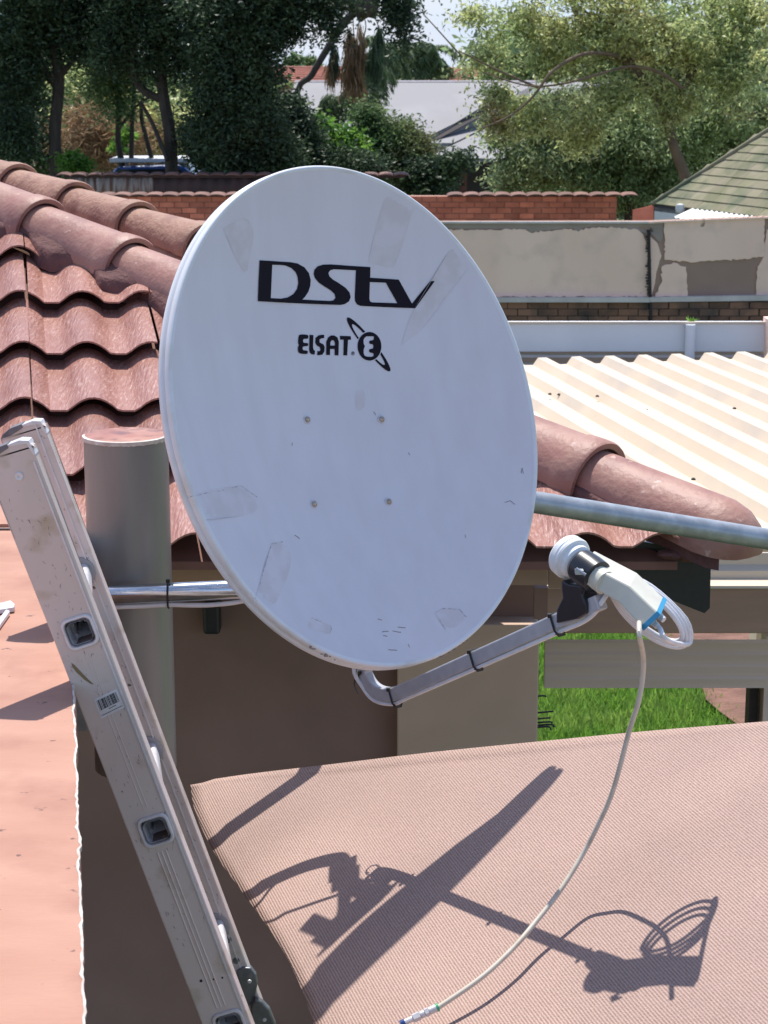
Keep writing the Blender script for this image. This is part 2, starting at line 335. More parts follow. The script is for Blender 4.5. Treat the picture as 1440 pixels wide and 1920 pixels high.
# grass blades on the lawn
def leaf_mesh(name, P, D, Nn, Ln, Wd, mat, parent=None, **kw):
    """P positions, D direction along leaf, Nn width direction, Ln length, Wd width : one diamond (2 triangles) each"""
    n = len(P); D = D/np.linalg.norm(D, axis=1)[:, None]
    Sd = Nn - D*(Nn*D).sum(1)[:, None]; Sd /= np.linalg.norm(Sd, axis=1)[:, None] + 1e-9
    v = np.empty((n, 4, 3)); Ln = np.asarray(Ln)[:, None]; Wd = np.asarray(Wd)[:, None]
    bend = np.cross(D, Sd)*Ln*.12
    v[:, 0] = P; v[:, 1] = P + D*Ln*.45 + Sd*Wd/2 + bend; v[:, 2] = P + D*Ln; v[:, 3] = P + D*Ln*.45 - Sd*Wd/2 + bend
    me = bpy.data.meshes.new(name); o = bpy.data.objects.new(name, me); col.objects.link(o)
    if parent is None:
        org = np.array([v[..., 0].mean(), v[..., 1].mean(), v[..., 2].min()]); o.location = V(org) + V((0, 0, H))
    else: org = np.array(root_loc(parent)); o.parent = parent
    v = (v - org).reshape(-1, 3)
    me.vertices.add(4*n); me.vertices.foreach_set('co', v.ravel())
    me.loops.add(4*n); me.loops.foreach_set('vertex_index', np.arange(4*n, dtype=np.int32))
    me.polygons.add(n); me.polygons.foreach_set('loop_start', np.arange(0, 4*n, 4, dtype=np.int32))
    me.polygons.foreach_set('loop_total', np.full(n, 4, dtype=np.int32))
    me.update(calc_edges=True); me.materials.append(mat); tag(o, **kw); return o
n = 46000
gx = rng.uniform(.7, 2.8, n); gy = rng.uniform(10.8, 17.0, n)
keep = gx < 2.26 - .06*(gy-12) + .05*np.sin(gy*5) + rng.normal(0, .1, n)*(rng.random(n) < .5)
gx, gy = gx[keep], gy[keep]; n = len(gx)
D = np.c_[rng.normal(0, .35, n), rng.normal(0, .35, n), np.ones(n)]
leaf_mesh('grass', np.c_[gx, gy, np.full(n, -H+.02)], D, rng.normal(size=(n, 3)), rng.uniform(.05, .12, n), rng.uniform(.008, .016, n), M['grass'],
          kind='stuff', label='bright green lawn grass seen below the grey beam', cat='grass')

# ================================================================ HOUSE with the tiled roof
K = 1.09; TA = .2976; Y0, Z0, DY = 3.95*K, -1.017*K, .3125*K           # eave front edge, slope, course
HIPC = (.75 + 3.95)*K                                       # the hip runs where X+Y = HIPC
house = thing('tiled_house', 'house with reddish brown double roll concrete roof tiles and brown painted wall behind the dish', 'house', (-1.2, 5.0, -H))
def roll(x, per=.165, c=.146):
    x /= K
    d = (x-c+per/2) % per - per/2
    return K*.033*math.cos(math.pi/2*d/.060)**.85 if abs(d) < .060 else 0
SHR = .19; NX = 24; TWD = .3265*K; TL = .375*K
def tile_mb():
    mb = MB(); vs = []
    for yy in (0, .12, .25, TL):
        for i in range(NX+1):
            x = TWD*i/NX; vs.append(V((x, yy, roll(x))))
    for i in range(NX+1):
        x = TWD*i/NX; vs.append(V((x, 0, roll(x)-.005)))
    for i in range(NX+1):
        x = TWD*i/NX; vs.append(V((x, .16, roll(x)-.007)))
    n1 = NX+1; fs = []
    for r_ in range(3):
        for i in range(NX): fs.append((r_*n1+i, r_*n1+i+1, (r_+1)*n1+i+1, (r_+1)*n1+i))
    for i in range(NX): fs += [(4*n1+i+1, 4*n1+i, 0*n1+i, i+1)[::-1], (5*n1+i+1, 5*n1+i, 4*n1+i, 4*n1+i+1)]
    fs.append((n1-1, 2*n1-1, 3*n1-1, 4*n1-1, 6*n1-1, 5*n1-1)); fs.append((0, 4*n1, 5*n1, 3*n1, 2*n1, n1))
    for q in vs: q.x -= SHR*q.y
    mb.add(vs, fs); return mb
TILE = mesh_of(tile_mb(), 'roof_tile', M['tile'], True)
PHI = math.atan(TA) - math.atan(.038/.3285)
JX0 = -.964*K
for r_ in range(0, 8):                                  # row 0 = eave
    yf = Y0 + r_*DY; zf = Z0 + r_*DY*TA + .033
    offx = SHR*(4-r_)*DY + (.02 if r_ == 0 else 0)
    for k in range(-8, 7):
        x0 = JX0 + offx + k*.33*K
        if x0 > HIPC - yf + .08 or x0 < -2.6: continue
        jit = V((random.uniform(-.0015, .0015), random.uniform(-.004, .004), random.uniform(-.001, .002)))
        loc = V((x0, yf, zf)) + jit; rot = (PHI + random.uniform(-.004, .004), random.uniform(-.004, .004), random.uniform(-.006, .006))
        me = TILE
        if x0 + TWD + yf + TL > HIPC - .02:
            me = TILE.copy(); bm = bmesh.new(); bm.from_mesh(me)
            Mx = Matrix.Translation(loc) @ __import__('mathutils').Euler(rot).to_matrix().to_4x4()
            Mi = Mx.inverted(); pc = Mi @ V((HIPC-.03-yf, yf, zf)); nr = (Mi.to_3x3() @ V((1, 1, 0))).normalized()
            bmesh.ops.bisect_plane(bm, geom=bm.verts[:]+bm.edges[:]+bm.faces[:], plane_co=pc, plane_no=nr, clear_outer=True)
            if len(bm.faces) == 0: bm.free(); continue
            bm.to_mesh(me); bm.free()
        inst(me, 'roof_tile', house, loc, rot)
# roof underlay (solid board under the tiles)
def RA(x, y, dz=0): return V((x, y, Z0 + (y-Y0)*TA + dz))
yb = 8.0
MB().prism([RA(-3.2, Y0+.05, -.03), RA(HIPC-Y0-.13, Y0+.05, -.03), RA(HIPC-yb-.08, yb, -.03), RA(-3.2, yb, -.03)], (0, 0, -.02)).build('roof_board', M['under'], house)
# hip ridge tiles
HD = V((1, -1, -TA)).normalized()                       # downhill along the hip
HC = V((.75*K, Y0, Z0))                                   # corner
HUP = (V((0, 0, 1)) - HD*HD.z).normalized(); HS = HD.cross(HUP).normalized()
def ridge_cap(top, L, r0, r1, name, mat, parent, up=HUP, side=HS, d=HD, nose=False, th=.014, squash=1.0, lip=.005):
    mb = MB(); prof = []
    n = 18; A0, A1 = R(-98), R(98)
    ts = [(0, 0), (.3, 0), (.6, 0), (.84, 0), (.87, lip), (.93, lip*1.3), (.985, lip*1.2), (1.0, lip*.5)]
    if nose: ts = [(0, 0), (.25, 0), (.5, 0), (.7, 0), (.80, 0), (.88, -.010), (.94, -.028), (.98, -.052), (1.0, -.08)]
    rings = []
    for (t, ex) in ts:
        r = r0 + (r1-r0)*t + ex; c = top + d*(L*t)
        rings.append([c + side*math.sin(A0+(A1-A0)*k/n)*r + up*(math.cos(A0+(A1-A0)*k/n)*r*squash) for k in range(n+1)])
    last = rings[-1]; c = top + d*L
    vs = [q for rg in rings for q in rg]; m = n+1; fs = []
    for i in range(len(rings)-1):
        for k in range(n): fs.append((i*m+k, i*m+k+1, (i+1)*m+k+1, (i+1)*m+k))
    if nose: fs.append(tuple((len(rings)-1)*m+k for k in range(m)))
    else:
        inn = [c + (q-c)*((r1-th)/r1) - d*.002 for q in last]; b = len(vs); vs += inn
        for k in range(n): fs.append(((len(rings)-1)*m+k, (len(rings)-1)*m+k+1, b+k+1, b+k))
        inn2 = [q - d*.05 for q in inn]; b2 = len(vs); vs += inn2
        for k in range(n): fs.append((b+k, b+k+1, b2+k+1, b2+k))
    mb.add(vs, fs); o = mb.build(name, mat, parent, smooth=50, fix=False)
    for p in o.data.polygons: pass
    bm = bmesh.new(); bm.from_mesh(o.data); bmesh.ops.recalc_face_normals(bm, faces=bm.faces); bm.to_mesh(o.data); bm.free()
    return o
CL = .43*K
capbase = lambda s_: HC - HD*s_ + HUP*.03               # s_ = distance uphill from the corner
ends = [-.02]
for i in range(9):
    e = -.02 + i*CL; top = capbase(e + CL + .03)
    ridge_cap(top, CL + .05, .082, .104, 'ridge_tile', M['cap'], house, nose=(i == 0))
# mortar bedding under the ridge tiles
def mort(u, v):
    s_ = .0 + u*4.2; w = noise.noise(V((s_*9, 1, 0)))*.018 + noise.noise(V((s_*23, 5, 0)))*.012
    # scallops where tile rolls meet
    y = (HC - HD*s_).y; x = HIPC - y
    wd_ = (.45 + .55*min(1, max(0, (s_-.7)/.6)))*min(1, s_/.22); d = .072 + v*(.045 + w + .022*math.cos(2*math.pi*((x+SHR*(y-Y0-4*DY))/K-.146+.964)/.165))*wd_
    base = HC - HD*s_ - HS*0
    px_ = base.x - d*.7071; py_ = base.y - d*.7071
    zs = Z0 + (py_-Y0)*TA + .052 + .030*(1-v)*1.2*wd_*.8 - .05*max(0, v-.8)/.2
    return V((px_, py_, zs + noise.noise(V((px_*45, py_*45, 2)))*.004))
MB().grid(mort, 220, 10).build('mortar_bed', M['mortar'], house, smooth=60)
# lumps of mortar at the hip corner
def lump(c, r, seed, sc=(1, 1, .5)):
    mb = MB()
    def f(u, v):
        a = u*2*math.pi; b = v*math.pi; q = V((math.cos(a)*math.sin(b), math.sin(a)*math.sin(b), math.cos(b)))
        k = 1 + .35*noise.noise(q*2.1 + V((seed, 0, 0))); return c + V((q.x*sc[0], q.y*sc[1], q.z*sc[2]))*r*k
    return mb.grid(f, 16, 10)
mb = MB()
for (px, py, Yd, r, sd) in ((1300, 1042, 3.99*K, .030, 1), (1340, 1036, 4.0*K, .026, 2), (1260, 1040, 3.98*K, .024, 5), (1372, 1026, 4.02*K, .02, 8)):
    q = lump(W(px, py, Yd), r, sd, (1.5, .8, .45)); mb.add(q.v, q.f)
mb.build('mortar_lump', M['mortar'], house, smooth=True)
# gable side wall below the hip (diagonal) so the roof is closed behind
a = V((HIPC-Y0-.77, Y0+.65, Z0+.10)); b_ = V((HIPC-yb-.05, yb, Z0+(yb-Y0)*TA-.03))
MB().prism([a, b_, V((b_.x, b_.y, -H)), V((a.x, a.y, -H))], (-.08, -.08, 0)).build('side_wall', M['beige_wall'], house)
# second ridge line behind, with a strip of flatter tiles in between
R2a = W(-70, 318, 7.3*K); R2b = W(520, 515, 5.75*K); R2d = (R2b-R2a).normalized()
R2u = (V((0, 0, 1)) - R2d*R2d.z).normalized(); R2s = R2d.cross(R2u).normalized()
LL = (R2b-R2a).length; nc = 5; cl = LL/nc
for i in range(nc):
    ridge_cap(R2a + R2d*(cl*i-.02) - R2u*(.0), cl+.05, .074, .098, 'ridge_tile', M['cap2'], house, up=R2u, side=R2s, d=R2d, squash=.95, lip=.005)
def bed2(u, v):
    p = R2a + R2d*(LL*u); w = noise.noise(V((u*40, 3, 0)))
    return p - R2s*0 + V((-.7071, -.7071, 0))*(.06+.05*v + .01*w) + V((0, 0, .012-.07*v + .006*w))
MB().grid(bed2, 90, 4).build('mortar_bed', M['cap2'], house, smooth=60)
Fa, Fb = capbase(3.35*K) + V((.02, .02, -.02)), capbase(.9*K) + V((.02, .02, -.02))
Ga, Gb = R2a + V((-.03, -.03, -.07)), R2b + V((-.03, -.03, -.07))
nseg = 7
for i in range(nseg):
    for j in range(2):
        t0, t1 = i/nseg, (i+1)/nseg - .004; v0, v1 = j/2, (j+1)/2
        def q(t, v, dz=0): return lerp(lerp(Fa, Fb, t), lerp(Ga, Gb, t), v) + V((0, 0, dz))
        lift = .012*(1-j)
        MB().prism([q(t0, v0, lift), q(t1, v0, lift), q(t1, v1, lift+.004), q(t0, v1, lift+.004)], (0, 0, -.02)).build('flat_roof_tile', M['tile'], house)
MB().prism([Fa+V((0, 0, -.03)), Fb+V((0, 0, -.03)), Gb+V((0, 0, -.03)), Ga+V((0, 0, -.03))], (0, 0, -.05)).build('roof_board', M['under'], house)
p1, p2 = Ga+V((.1, .1, -.05)), Gb+V((.1, .1, -.05))
MB().prism([p1, p2, V((p2.x, p2.y, -H)), V((p1.x, p1.y, -H))], (.1, .1, 0)).build('rear_wall', M['beige_wall'], house)
# walls, fascia
WY = 4.45*K; XR = W(1010, 1250, WY).x
MB().box(((-3.2+XR)/2, WY+.06, (-1.16*K-H)/2), (XR+3.2, .12, H-1.16*K)).build('wall', M['brown_wall'], house)
MB().box((XR-.06, WY+.12+.6, (-1.16*K-H)/2), (.12, 1.2, H-1.16*K)).build('wall', M['brown_wall'], house, label='side return of the wall')
pt = W(878, 1171, 4.38*K); pl = W(745, 1300, 4.38*K); pr_ = W(1009, 1300, 4.38*K)
MB().box(((pl.x+pr_.x)/2, 4.38*K+.04, (pt.z-H)/2), (pr_.x-pl.x, .08, H+pt.z)).build('wall_panel', M['beige_wall'], house, label='beige painted panel proud of the brown wall', bevel=.004)
e1 = W(600, 1050, 4.08*K); e2 = W(1027, 1094, 4.08*K)
MB().box(((-3.2+e2.x)/2, 4.09*K, (Z0-.02+e2.z)/2-.004), (e2.x+3.2, .022, Z0-.02-e2.z)).build('fascia_board', M['fascia'], house)
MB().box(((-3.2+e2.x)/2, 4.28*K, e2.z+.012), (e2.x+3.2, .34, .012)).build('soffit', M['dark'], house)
f1 = W(1029, 1103, 4.12*K); f2 = W(1120, 1103, 4.12*K)
MB().box(((f1.x+f2.x)/2, 4.13*K, (Z0-.03+f1.z)/2), (f2.x-f1.x, .022, Z0-.03-f1.z)).build('fascia_board', M['fascia'], house)
g1 = W(1002, 1102, 4.3*K); g2 = W(1026, 1160, 4.3*K)
MB().box(((g1.x+g2.x)/2, 4.31*K, (g1.z+g2.z)/2), (g2.x-g1.x, .03, g1.z-g2.z)).build('bracket_board', M['brown_wall'], house)
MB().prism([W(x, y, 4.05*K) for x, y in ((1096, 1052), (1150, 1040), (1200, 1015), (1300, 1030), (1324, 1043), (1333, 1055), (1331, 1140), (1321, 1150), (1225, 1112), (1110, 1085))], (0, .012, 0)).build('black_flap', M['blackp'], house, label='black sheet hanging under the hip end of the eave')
# black bracket on the wall left of the dish
q0 = W(380, 1128, 4.40*K); q1 = W(413, 1189, 4.40*K)
MB().box(((q0.x+q1.x)/2, 4.42*K, (q0.z+q1.z)/2), (q1.x-q0.x, .06, q0.z-q1.z)).build('wall_bracket', M['blackp'], bevel=.008, label='small black bracket box on the brown wall below the shiny tube', cat='bracket')

# ================================================================ terracotta roof slab on the left
SZ = -.85
ed = []
ks = [i/60 for i in range(61)]
EA = V((-.22, 1.28, SZ)); EB = V((-.655, 3.88, SZ))
slab = thing('roof_slab', 'flat terracotta coated roof slab with chipped white edge beneath the ladder', 'roof slab', (-1.0, 2.5, SZ-.14))
edge = [lerp(EA, EB, t) + V((.004*noise.noise(V((t*40, 0, 0)))+.002*noise.noise(V((t*160, 2, 0))), 0, 0)) for t in ks]
MB().prism(edge + [V((-2.4, 3.88, SZ)), V((-2.4, 1.28, SZ))], (0, 0, -.14)).build('slab_body', M['slab'], slab)
mb = MB(); vs = []; fs = []
for i, t in enumerate([j/240 for j in range(241)]):
    e = lerp(EA, EB, t) + V((.004*noise.noise(V((t*40, 0, 0)))+.002*noise.noise(V((t*160, 2, 0))), 0, 0))
    fade = 1.0 if t < .52 else .35
    w1 = (.0012 + .0022*noise.noise(V((t*150, 7, 0))))*fade; h1 = (.0012 + .001*noise.noise(V((t*230, 9, 0))))*fade
    vs += [e + V((-w1, 0, .0005)), e + V((-w1*.3, 0, h1)), e + V((.0016+.0012*noise.noise(V((t*170, 3, 0))), 0, h1*.4)), e + V((.0012, 0, -.006 - .004*noise.noise(V((t*70, 4, 0)))))]
    if i: fs += [(4*i-4+k, 4*i-3+k, 4*i+1+k, 4*i+k) for k in range(3)]
mb.add(vs, fs).build('chipped_edge', M['chip'], slab)
# joint line and raised lap of the coating
l0, l1 = WZ(-40, 997, SZ), WZ(100, 990, SZ)
MB().box((l0+l1)/2 + V((-.62, .0, .0015)), (1.3, .010, .003)).build('lap_joint', M['slab_side'], slab)
MB().prism([V((-2.4, l0.y+.006, SZ)), V((-.6, l1.y+.010, SZ)), V((-.662, 3.88, SZ)), V((-2.4, 3.88, SZ))], (0, 0, .006)).build('coating_lap', M['slab'], slab)
MB().prism([lerp(EA, EB, 0)+V((.0, 0, -.14)), EB+V((0, 0, -.14)), V((-.675, 3.86, -H)), V((-.25, 1.28, -H))], (-.1, 0, 0)).build('slab_wall', M['brown_wall'], slab)
# white clip lying on the slab
c0 = WZ(-30, 1150, SZ); 
mb = MB(); up = V((0, 0, .008))
mb.prism([WZ(x, y, SZ)+up*.2 for x, y in ((-30, 1146), (6, 1140), (20, 1136), (28, 1143), (27, 1149), (10, 1152), (-30, 1156))], up)
mb.prism([WZ(x, y, SZ)+up*.2 for x, y in ((-30, 1196), (-8, 1178), (12, 1152), (19, 1155), (0, 1182), (-30, 1206))], up*.9)
mb.build('plastic_clip', M['coax'], bevel=.001, label='small white plastic cable clip lying at the left edge of the slab', cat='clip')

# ================================================================ steel post beside the ladder
px0, px1 = W(157, 820, 3.5), W(315, 820, 3.5)
PR = (px1.x-px0.x)/2; PC = V(((px0.x+px1.x)/2, 3.5, 0)); ptop = W(228, 818, 3.5).z
post = thing('steel_post', 'thick round grey steel post with terracotta painted top, standing between ladder and dish', 'post', (PC.x, PC.y, -1.31))
MB().lathe([(PR, -1.31), (PR, ptop-.004)], PC, (0, 0, 1), 56).build('tube', M['pole'], post, smooth=True)
MB().lathe([(PR+.0012, ptop-.004), (PR+.0012, ptop+.001), (PR*.96, ptop+.003), (.001, ptop+.004)], PC, (0, 0, 1), 56).build('cap', M['polecap'], post, smooth=True)
mb = MB(); vs = []; fs = []
for i in range(121):
    a = -math.pi + math.pi*i/120; w = .001 + .002*abs(noise.noise(V((i*.23, 0, 0))))
    d = V((math.cos(a), math.sin(a), 0)); c = V((PC.x, PC.y, 0))
    vs += [c + d*(PR-.003) + V((0, 0, ptop+.004)), c + d*(PR+.0022) + V((0, 0, ptop+.003)), c + d*(PR+.002) + V((0, 0, ptop-.002-w*1.6))]
    if i: fs += [(3*i-3, 3*i-2, 3*i+1, 3*i), (3*i-2, 3*i-1, 3*i+2, 3*i+1)]
mb.add(vs, fs).build('paint_lip', M['chip'], post)

MB().box((PC.x-.13, PC.y, -1.15), (.16, .05, .16)).build('wall_bracket', M['galv'], post)
# ================================================================ tubes: shiny bracket tube, dull brace
TY = 3.38
ta, tb = W(120, 1120, TY), W(470, 1104, TY)
d_ = (tb-ta).normalized()
DC = V((-.033, 3.2, -.567)); AL, EP = .6472, .3376; DK = .858; DH = .424; DEP = .085
DN = V((math.sin(AL)*math.cos(EP), -math.cos(AL)*math.cos(EP), math.sin(EP))); DU = V((math.cos(AL), math.sin(AL), 0)); DV = DN.cross(DU)
if DV.z < 0: DV = -DV
back = DC - DN*.19
path = [ta, tb + d_*.02] + [tb + d_*.07 + V((0, 0, .012)), tb + d_*.115 + V((0, 0, .05)), tb + d_*.13 + V((0, 0, .10)), tb + d_*.13 + V((0, 0, .27))]
path = [ta] + smooth_path([lerp(ta, tb, .9)] + path[1:], 5)
bt = thing('bracket_tube', 'shiny galvanised wall bracket tube carrying the dish, tied with black cable tie', 'bracket', tuple(ta))
MB().tube(path, .0178, 28).build('tube', M['chrome'], bt, smooth=True)
MB().box(ta + V((-.01, 0, 0)), (.012, .09, .12)).build('wall_plate', M['galv'], bt, bevel=.002)
tq = W(316, 1112, TY)
mb = MB(); ring = []
for k in range(24):
    a = 2*math.pi*k/24; ring.append(tq + V((0, math.cos(a)*.0205, math.sin(a)*.0215 - (.006 if math.sin(a) < 0 else 0))))
mb.tube(ring, .0019, 6, closed=True).box(tq + V((0, -.005, .024)), (.007, .006, .006)).build('cable_tie', M['tie'], bt, smooth=True)
cbl = [W(x, y, TY-.004) for x, y in ((90, 1150), (214, 1139), (260, 1137), (316, 1134), (360, 1135), (400, 1134), (450, 1128), (500, 1112))] + [DC - DN*.16 + V((-.16, 0, -.22)), DC - DN*.15 - DV*.30 + V((-.02, 0, 0))]
mb = MB(); mb.tube(smooth_path(cbl, 6), .0042, 12)
mb.build('coaxial_cable', M['coax'], smooth=True, label='white coaxial cable strapped along the underside of the shiny tube', cat='cable')
# dull brace going back over the eave
bp = [V((-.40, 3.695, -.745)), V((-.265, 3.741, -.769)), V((.32, 3.947, -.889)), V((.85, 4.127, -1.012)), V((1.45, 4.33, -1.15))]
br = [W(1005, 942, 3.947), W(1440, 1011, 4.127)]; dd = br[1]-br[0]
MB().tube([br[0]-dd*1.45, br[0], br[1], br[1]+dd*1.5], .0235, 28).build('brace_pipe', M['galv'], smooth=True, label='dull galvanised pipe running from behind the dish past the eave to the right', cat='pipe')

# ================================================================ SATELLITE DISH
dish = thing('satellite_dish', 'large white oval satellite dish with black printed lettering and a feed arm', 'satellite dish', tuple(DC - DV*DH))
def bp_(a, b, off=0):
    rr = (a/(DH*DK))**2 + (b/DH)**2
    return DC + DU*a + DV*b - DN*(DEP*(1-rr)) + DN*off
def p2b(px, py):
    r = ray(px, py); t = DC.dot(DN)/r.dot(DN)
    for _ in range(40):
        d = r*t-DC; rr = (d.dot(DU)/(DH*DK))**2 + (d.dot(DV)/DH)**2; t = (DC.dot(DN)-DEP*(1-rr))/r.dot(DN)
    d = r*t-DC; return d.dot(DU), d.dot(DV)
NS = 160; mb = MB(); vs = []; fs = []
rads = [.0] + [i/22 for i in range(1, 23)]
for r_ in rads[1:]:
    for k in range(NS):
        a = 2*math.pi*k/NS; vs.append(bp_(r_*DH*DK*math.cos(a), r_*DH*math.sin(a)))
vs.append(bp_(0, 0)); c_i = len(vs)-1; nr = len(rads)-1
fs += [(c_i, k, (k+1) % NS) for k in range(NS)]
for i in range(nr-1): fs += [(i*NS+k, (i+1)*NS+k, (i+1)*NS+(k+1) % NS, i*NS+(k+1) % NS) for k in range(NS)]
mb.add(vs, fs); mb.build('reflector', M['dish'], dish, smooth=True, fix=False)
prof = [(-.001, -.0006), (.0015, .0016), (.004, .0024), (.0068, .0014), (.0085, -.002), (.0085, -.0105), (.0040, -.0125), (.0036, -.0165), (.0085, -.0185), (.0102, -.021), (.0100, -.029), (.0075, -.0335), (.003, -.035), (-.002, -.030), (-.012, -.016)]
mb = MB(); vs = []; fs = []
for (o_, n_) in prof:
    for k in range(NS):
        a = 2*math.pi*k/NS; od = (DU*math.cos(a)/DK + DV*math.sin(a)).normalized()
        vs.append(DC + DU*DH*DK*math.cos(a) + DV*DH*math.sin(a) + od*o_ + DN*n_)
for r_ in (.9, .7, .5, .3, .1):
    for k in range(NS):
        a = 2*math.pi*k/NS; vs.append(bp_(r_*DH*DK*math.cos(a), r_*DH*math.sin(a), -.003))
tot = len(prof)+5
for i in range(tot-1): fs += [(i*NS+k, (i+1)*NS+k, (i+1)*NS+(k+1) % NS, i*NS+(k+1) % NS) for k in range(NS)]
fs.append(tuple((tot-1)*NS+k for k in range(NS)))
mb.add(vs, fs).build('rim', M['rim'], dish, smooth=50)
# flat prints that follow the bowl ------------------------------------------------
def inpoly(p, poly):
    x, y = p; c = False; n = len(poly); j = n-1
    for i in range(n):
        xi, yi = poly[i]; xj, yj = poly[j]
        if (yi > y) != (yj > y) and x < (xj-xi)*(y-yi)/(yj-yi)+xi: c = not c
        j = i
    return c
def print_on_bowl(name, polys, test, mat, off=.0010, step=9, conv=None, parent=None, label=None):
    V2 = []; E = []
    for pl in polys:
        b = len(V2); V2 += [V(p) for p in pl]; E += [(b+i, b+(i+1) % len(pl)) for i in range(len(pl))]
    xs = [p[0] for p in V2]; ys = [p[1] for p in V2]
    x = min(xs)+step/2
    while x < max(xs):
        y = min(ys)+step/2
        while y < max(ys):
            if test((x, y)): V2.append(V((x+random.uniform(-1, 1)*.1, y+random.uniform(-1, 1)*.1)))
            y += step
        x += step
    res = geometry.delaunay_2d_cdt(V2, E, [], 0, 1e-4); vv, ff = res[0], res[2]
    mb = MB(); P = [bp_(*p2b(*conv((q.x, q.y))), off) for q in vv]
    fs = []
    for f in ff:
        cx = sum(vv[i].x for i in f)/3; cy = sum(vv[i].y for i in f)/3
        a_, b_ = p2b(*conv((cx, cy)))
        if test((cx, cy)) and (a_/(DH*DK))**2+(b_/DH)**2 < .94: fs.append(tuple(f))
    used = sorted({i for f in fs for i in f}); mpd = {i: k for k, i in enumerate(used)}
    mb.add([P[i] for i in used], [tuple(mpd[i] for i in f) for f in fs])
    return mb.build(name, mat, parent or dish, fix=False, smooth=True, label=label)
zc5 = lambda p: (470+p[0]/4, 470+p[1]/4)
def rnd(pts, closed=True, n=2):            # Chaikin smoothing
    for _ in range(n):
        o = []
        for i in range(len(pts)):
            a, b = pts[i], pts[(i+1) % len(pts)]
            if (a[0]-b[0])**2+(a[1]-b[1])**2 > 55**2: o += [a, b] if not o or o[-1] != a else [b]; continue
            o += [(a[0]*.75+b[0]*.25, a[1]*.75+b[1]*.25), (a[0]*.25+b[0]*.75, a[1]*.25+b[1]*.75)]
        pts = o
    q = []
    for p in pts:
        if not q or (p[0]-q[-1][0])**2+(p[1]-q[-1][1])**2 > .05: q.append(p)
    return q
DS = [(65,73),(180,80),(300,88),(352,98),(402,127),(435,170),(448,220),(445,265),(430,310),(407,345),(385,368),(480,373),(590,378),(618,374),(634,355),(628,327),(600,300),(555,272),(508,240),(480,207),(471,175),(476,145),(500,119),(540,106),(600,104),(750,115),(896,124),(894,204),(1108,218),(1208,398),(1345,228),(1378,230),(1232,433),(1000,424),(822,415),(796,404),(781,380),(779,348),(788,148),(700,144),(622,140),(594,148),(581,168),(588,193),(615,218),(662,246),(710,280),(740,315),(748,350),(736,380),(704,402),(668,408),(350,396),(52,380)]
DSh = [(160,107),(215,108),(262,113),(305,132),(335,162),(351,200),(355,245),(345,290),(318,327),(275,352),(225,361),(149,357)]
Th = [(892,236),(1012,241),(1098,395),(908,389),(893,381),(888,362)]
print_on_bowl('lettering', [DS, DSh, Th], lambda p: inpoly(p, DS) and not inpoly(p, DSh) and not inpoly(p, Th), M['decal'], conv=zc5, step=22, label='black DStv lettering')
Lt = [rnd([(372,628),(424,631),(431,640),(430,656),(424,662),(398,662),(391,668),(391,686),(398,693),(427,694),(431,705),(425,717),(394,718),(387,726),(388,742),(396,749),(424,750),(428,762),(422,777),(372,774),(354,762),(351,728),(361,708),(353,694),(357,640)], n=1),
      [(440,632),(469,634),(466,728),(471,746),(481,752),(478,780),(455,778),(441,764),(437,742)],
      [(508,636),(530,632),(549,632),(550,656),(528,659),(513,668),(516,690),(543,703),(553,722),(551,757),(536,780),(508,786),(497,783),(500,753),(515,755),(522,745),(518,726),(493,711),(483,692),(485,655)],
      [(564,782),(566,682),(579,652),(600,637),(625,637),(648,651),(659,682),(657,787),(628,785),(628,738),(594,738),(593,784)],
      [(668,640),(748,642),(751,668),(728,670),(722,787),(694,785),(696,668),(670,668)]]
Ah = [(595,712),(630,713),(630,690),(620,673),(605,673),(595,689)]
print_on_bowl('lettering', Lt+[Ah], lambda p: any(inpoly(p, q) for q in Lt) and not inpoly(p, Ah), M['decal'], conv=zc5, step=16, label='black ELSAT lettering')
def ell(cx, cy, a, b, ang, n=48):
    ca, sa = math.cos(ang), math.sin(ang)
    return [(cx+a*math.cos(t)*ca-b*math.sin(t)*sa, cy+a*math.cos(t)*sa+b*math.sin(t)*ca) for t in [2*math.pi*i/n for i in range(n)]]
circ = ell(889, 718, 89, 107, 0); ro = ell(883, 704, 257, 42, math.atan2(402, 321)); ri = ell(881, 705, 195, 28, math.atan2(402, 321))
halo = ell(889, 718, 97, 115, 0)
Ee = rnd([(866,643),(922,643),(921,672),(892,675),(884,688),(892,700),(918,703),(918,735),(892,738),(884,750),(892,766),(921,769),(919,797),(866,797),(846,782),(845,736),(856,718),(845,700),(844,662)], n=1)
print_on_bowl('emblem', [circ, ro, ri, Ee, halo], lambda p: (inpoly(p, circ) and not inpoly(p, Ee)) or (inpoly(p, ro) and not inpoly(p, ri) and not inpoly(p, halo)), M['decal'], conv=zc5, step=16, label='black round E emblem with a slanting ring')
r1, r2_ = ell(765, 771, 12.5, 15, 0, 20), ell(765, 771, 9.5, 12, 0, 20)
Rr = [(760,779),(760,763),(768,763),(771,767),(768,771),(771,779),(768,779),(765,772),(763,772),(763,779)]
print_on_bowl('trademark_sign', [r1, r2_, Rr], lambda p: (inpoly(p, r1) and not inpoly(p, r2_)) or inpoly(p, Rr), M['decal'], conv=zc5, step=8)
idc = lambda p: p
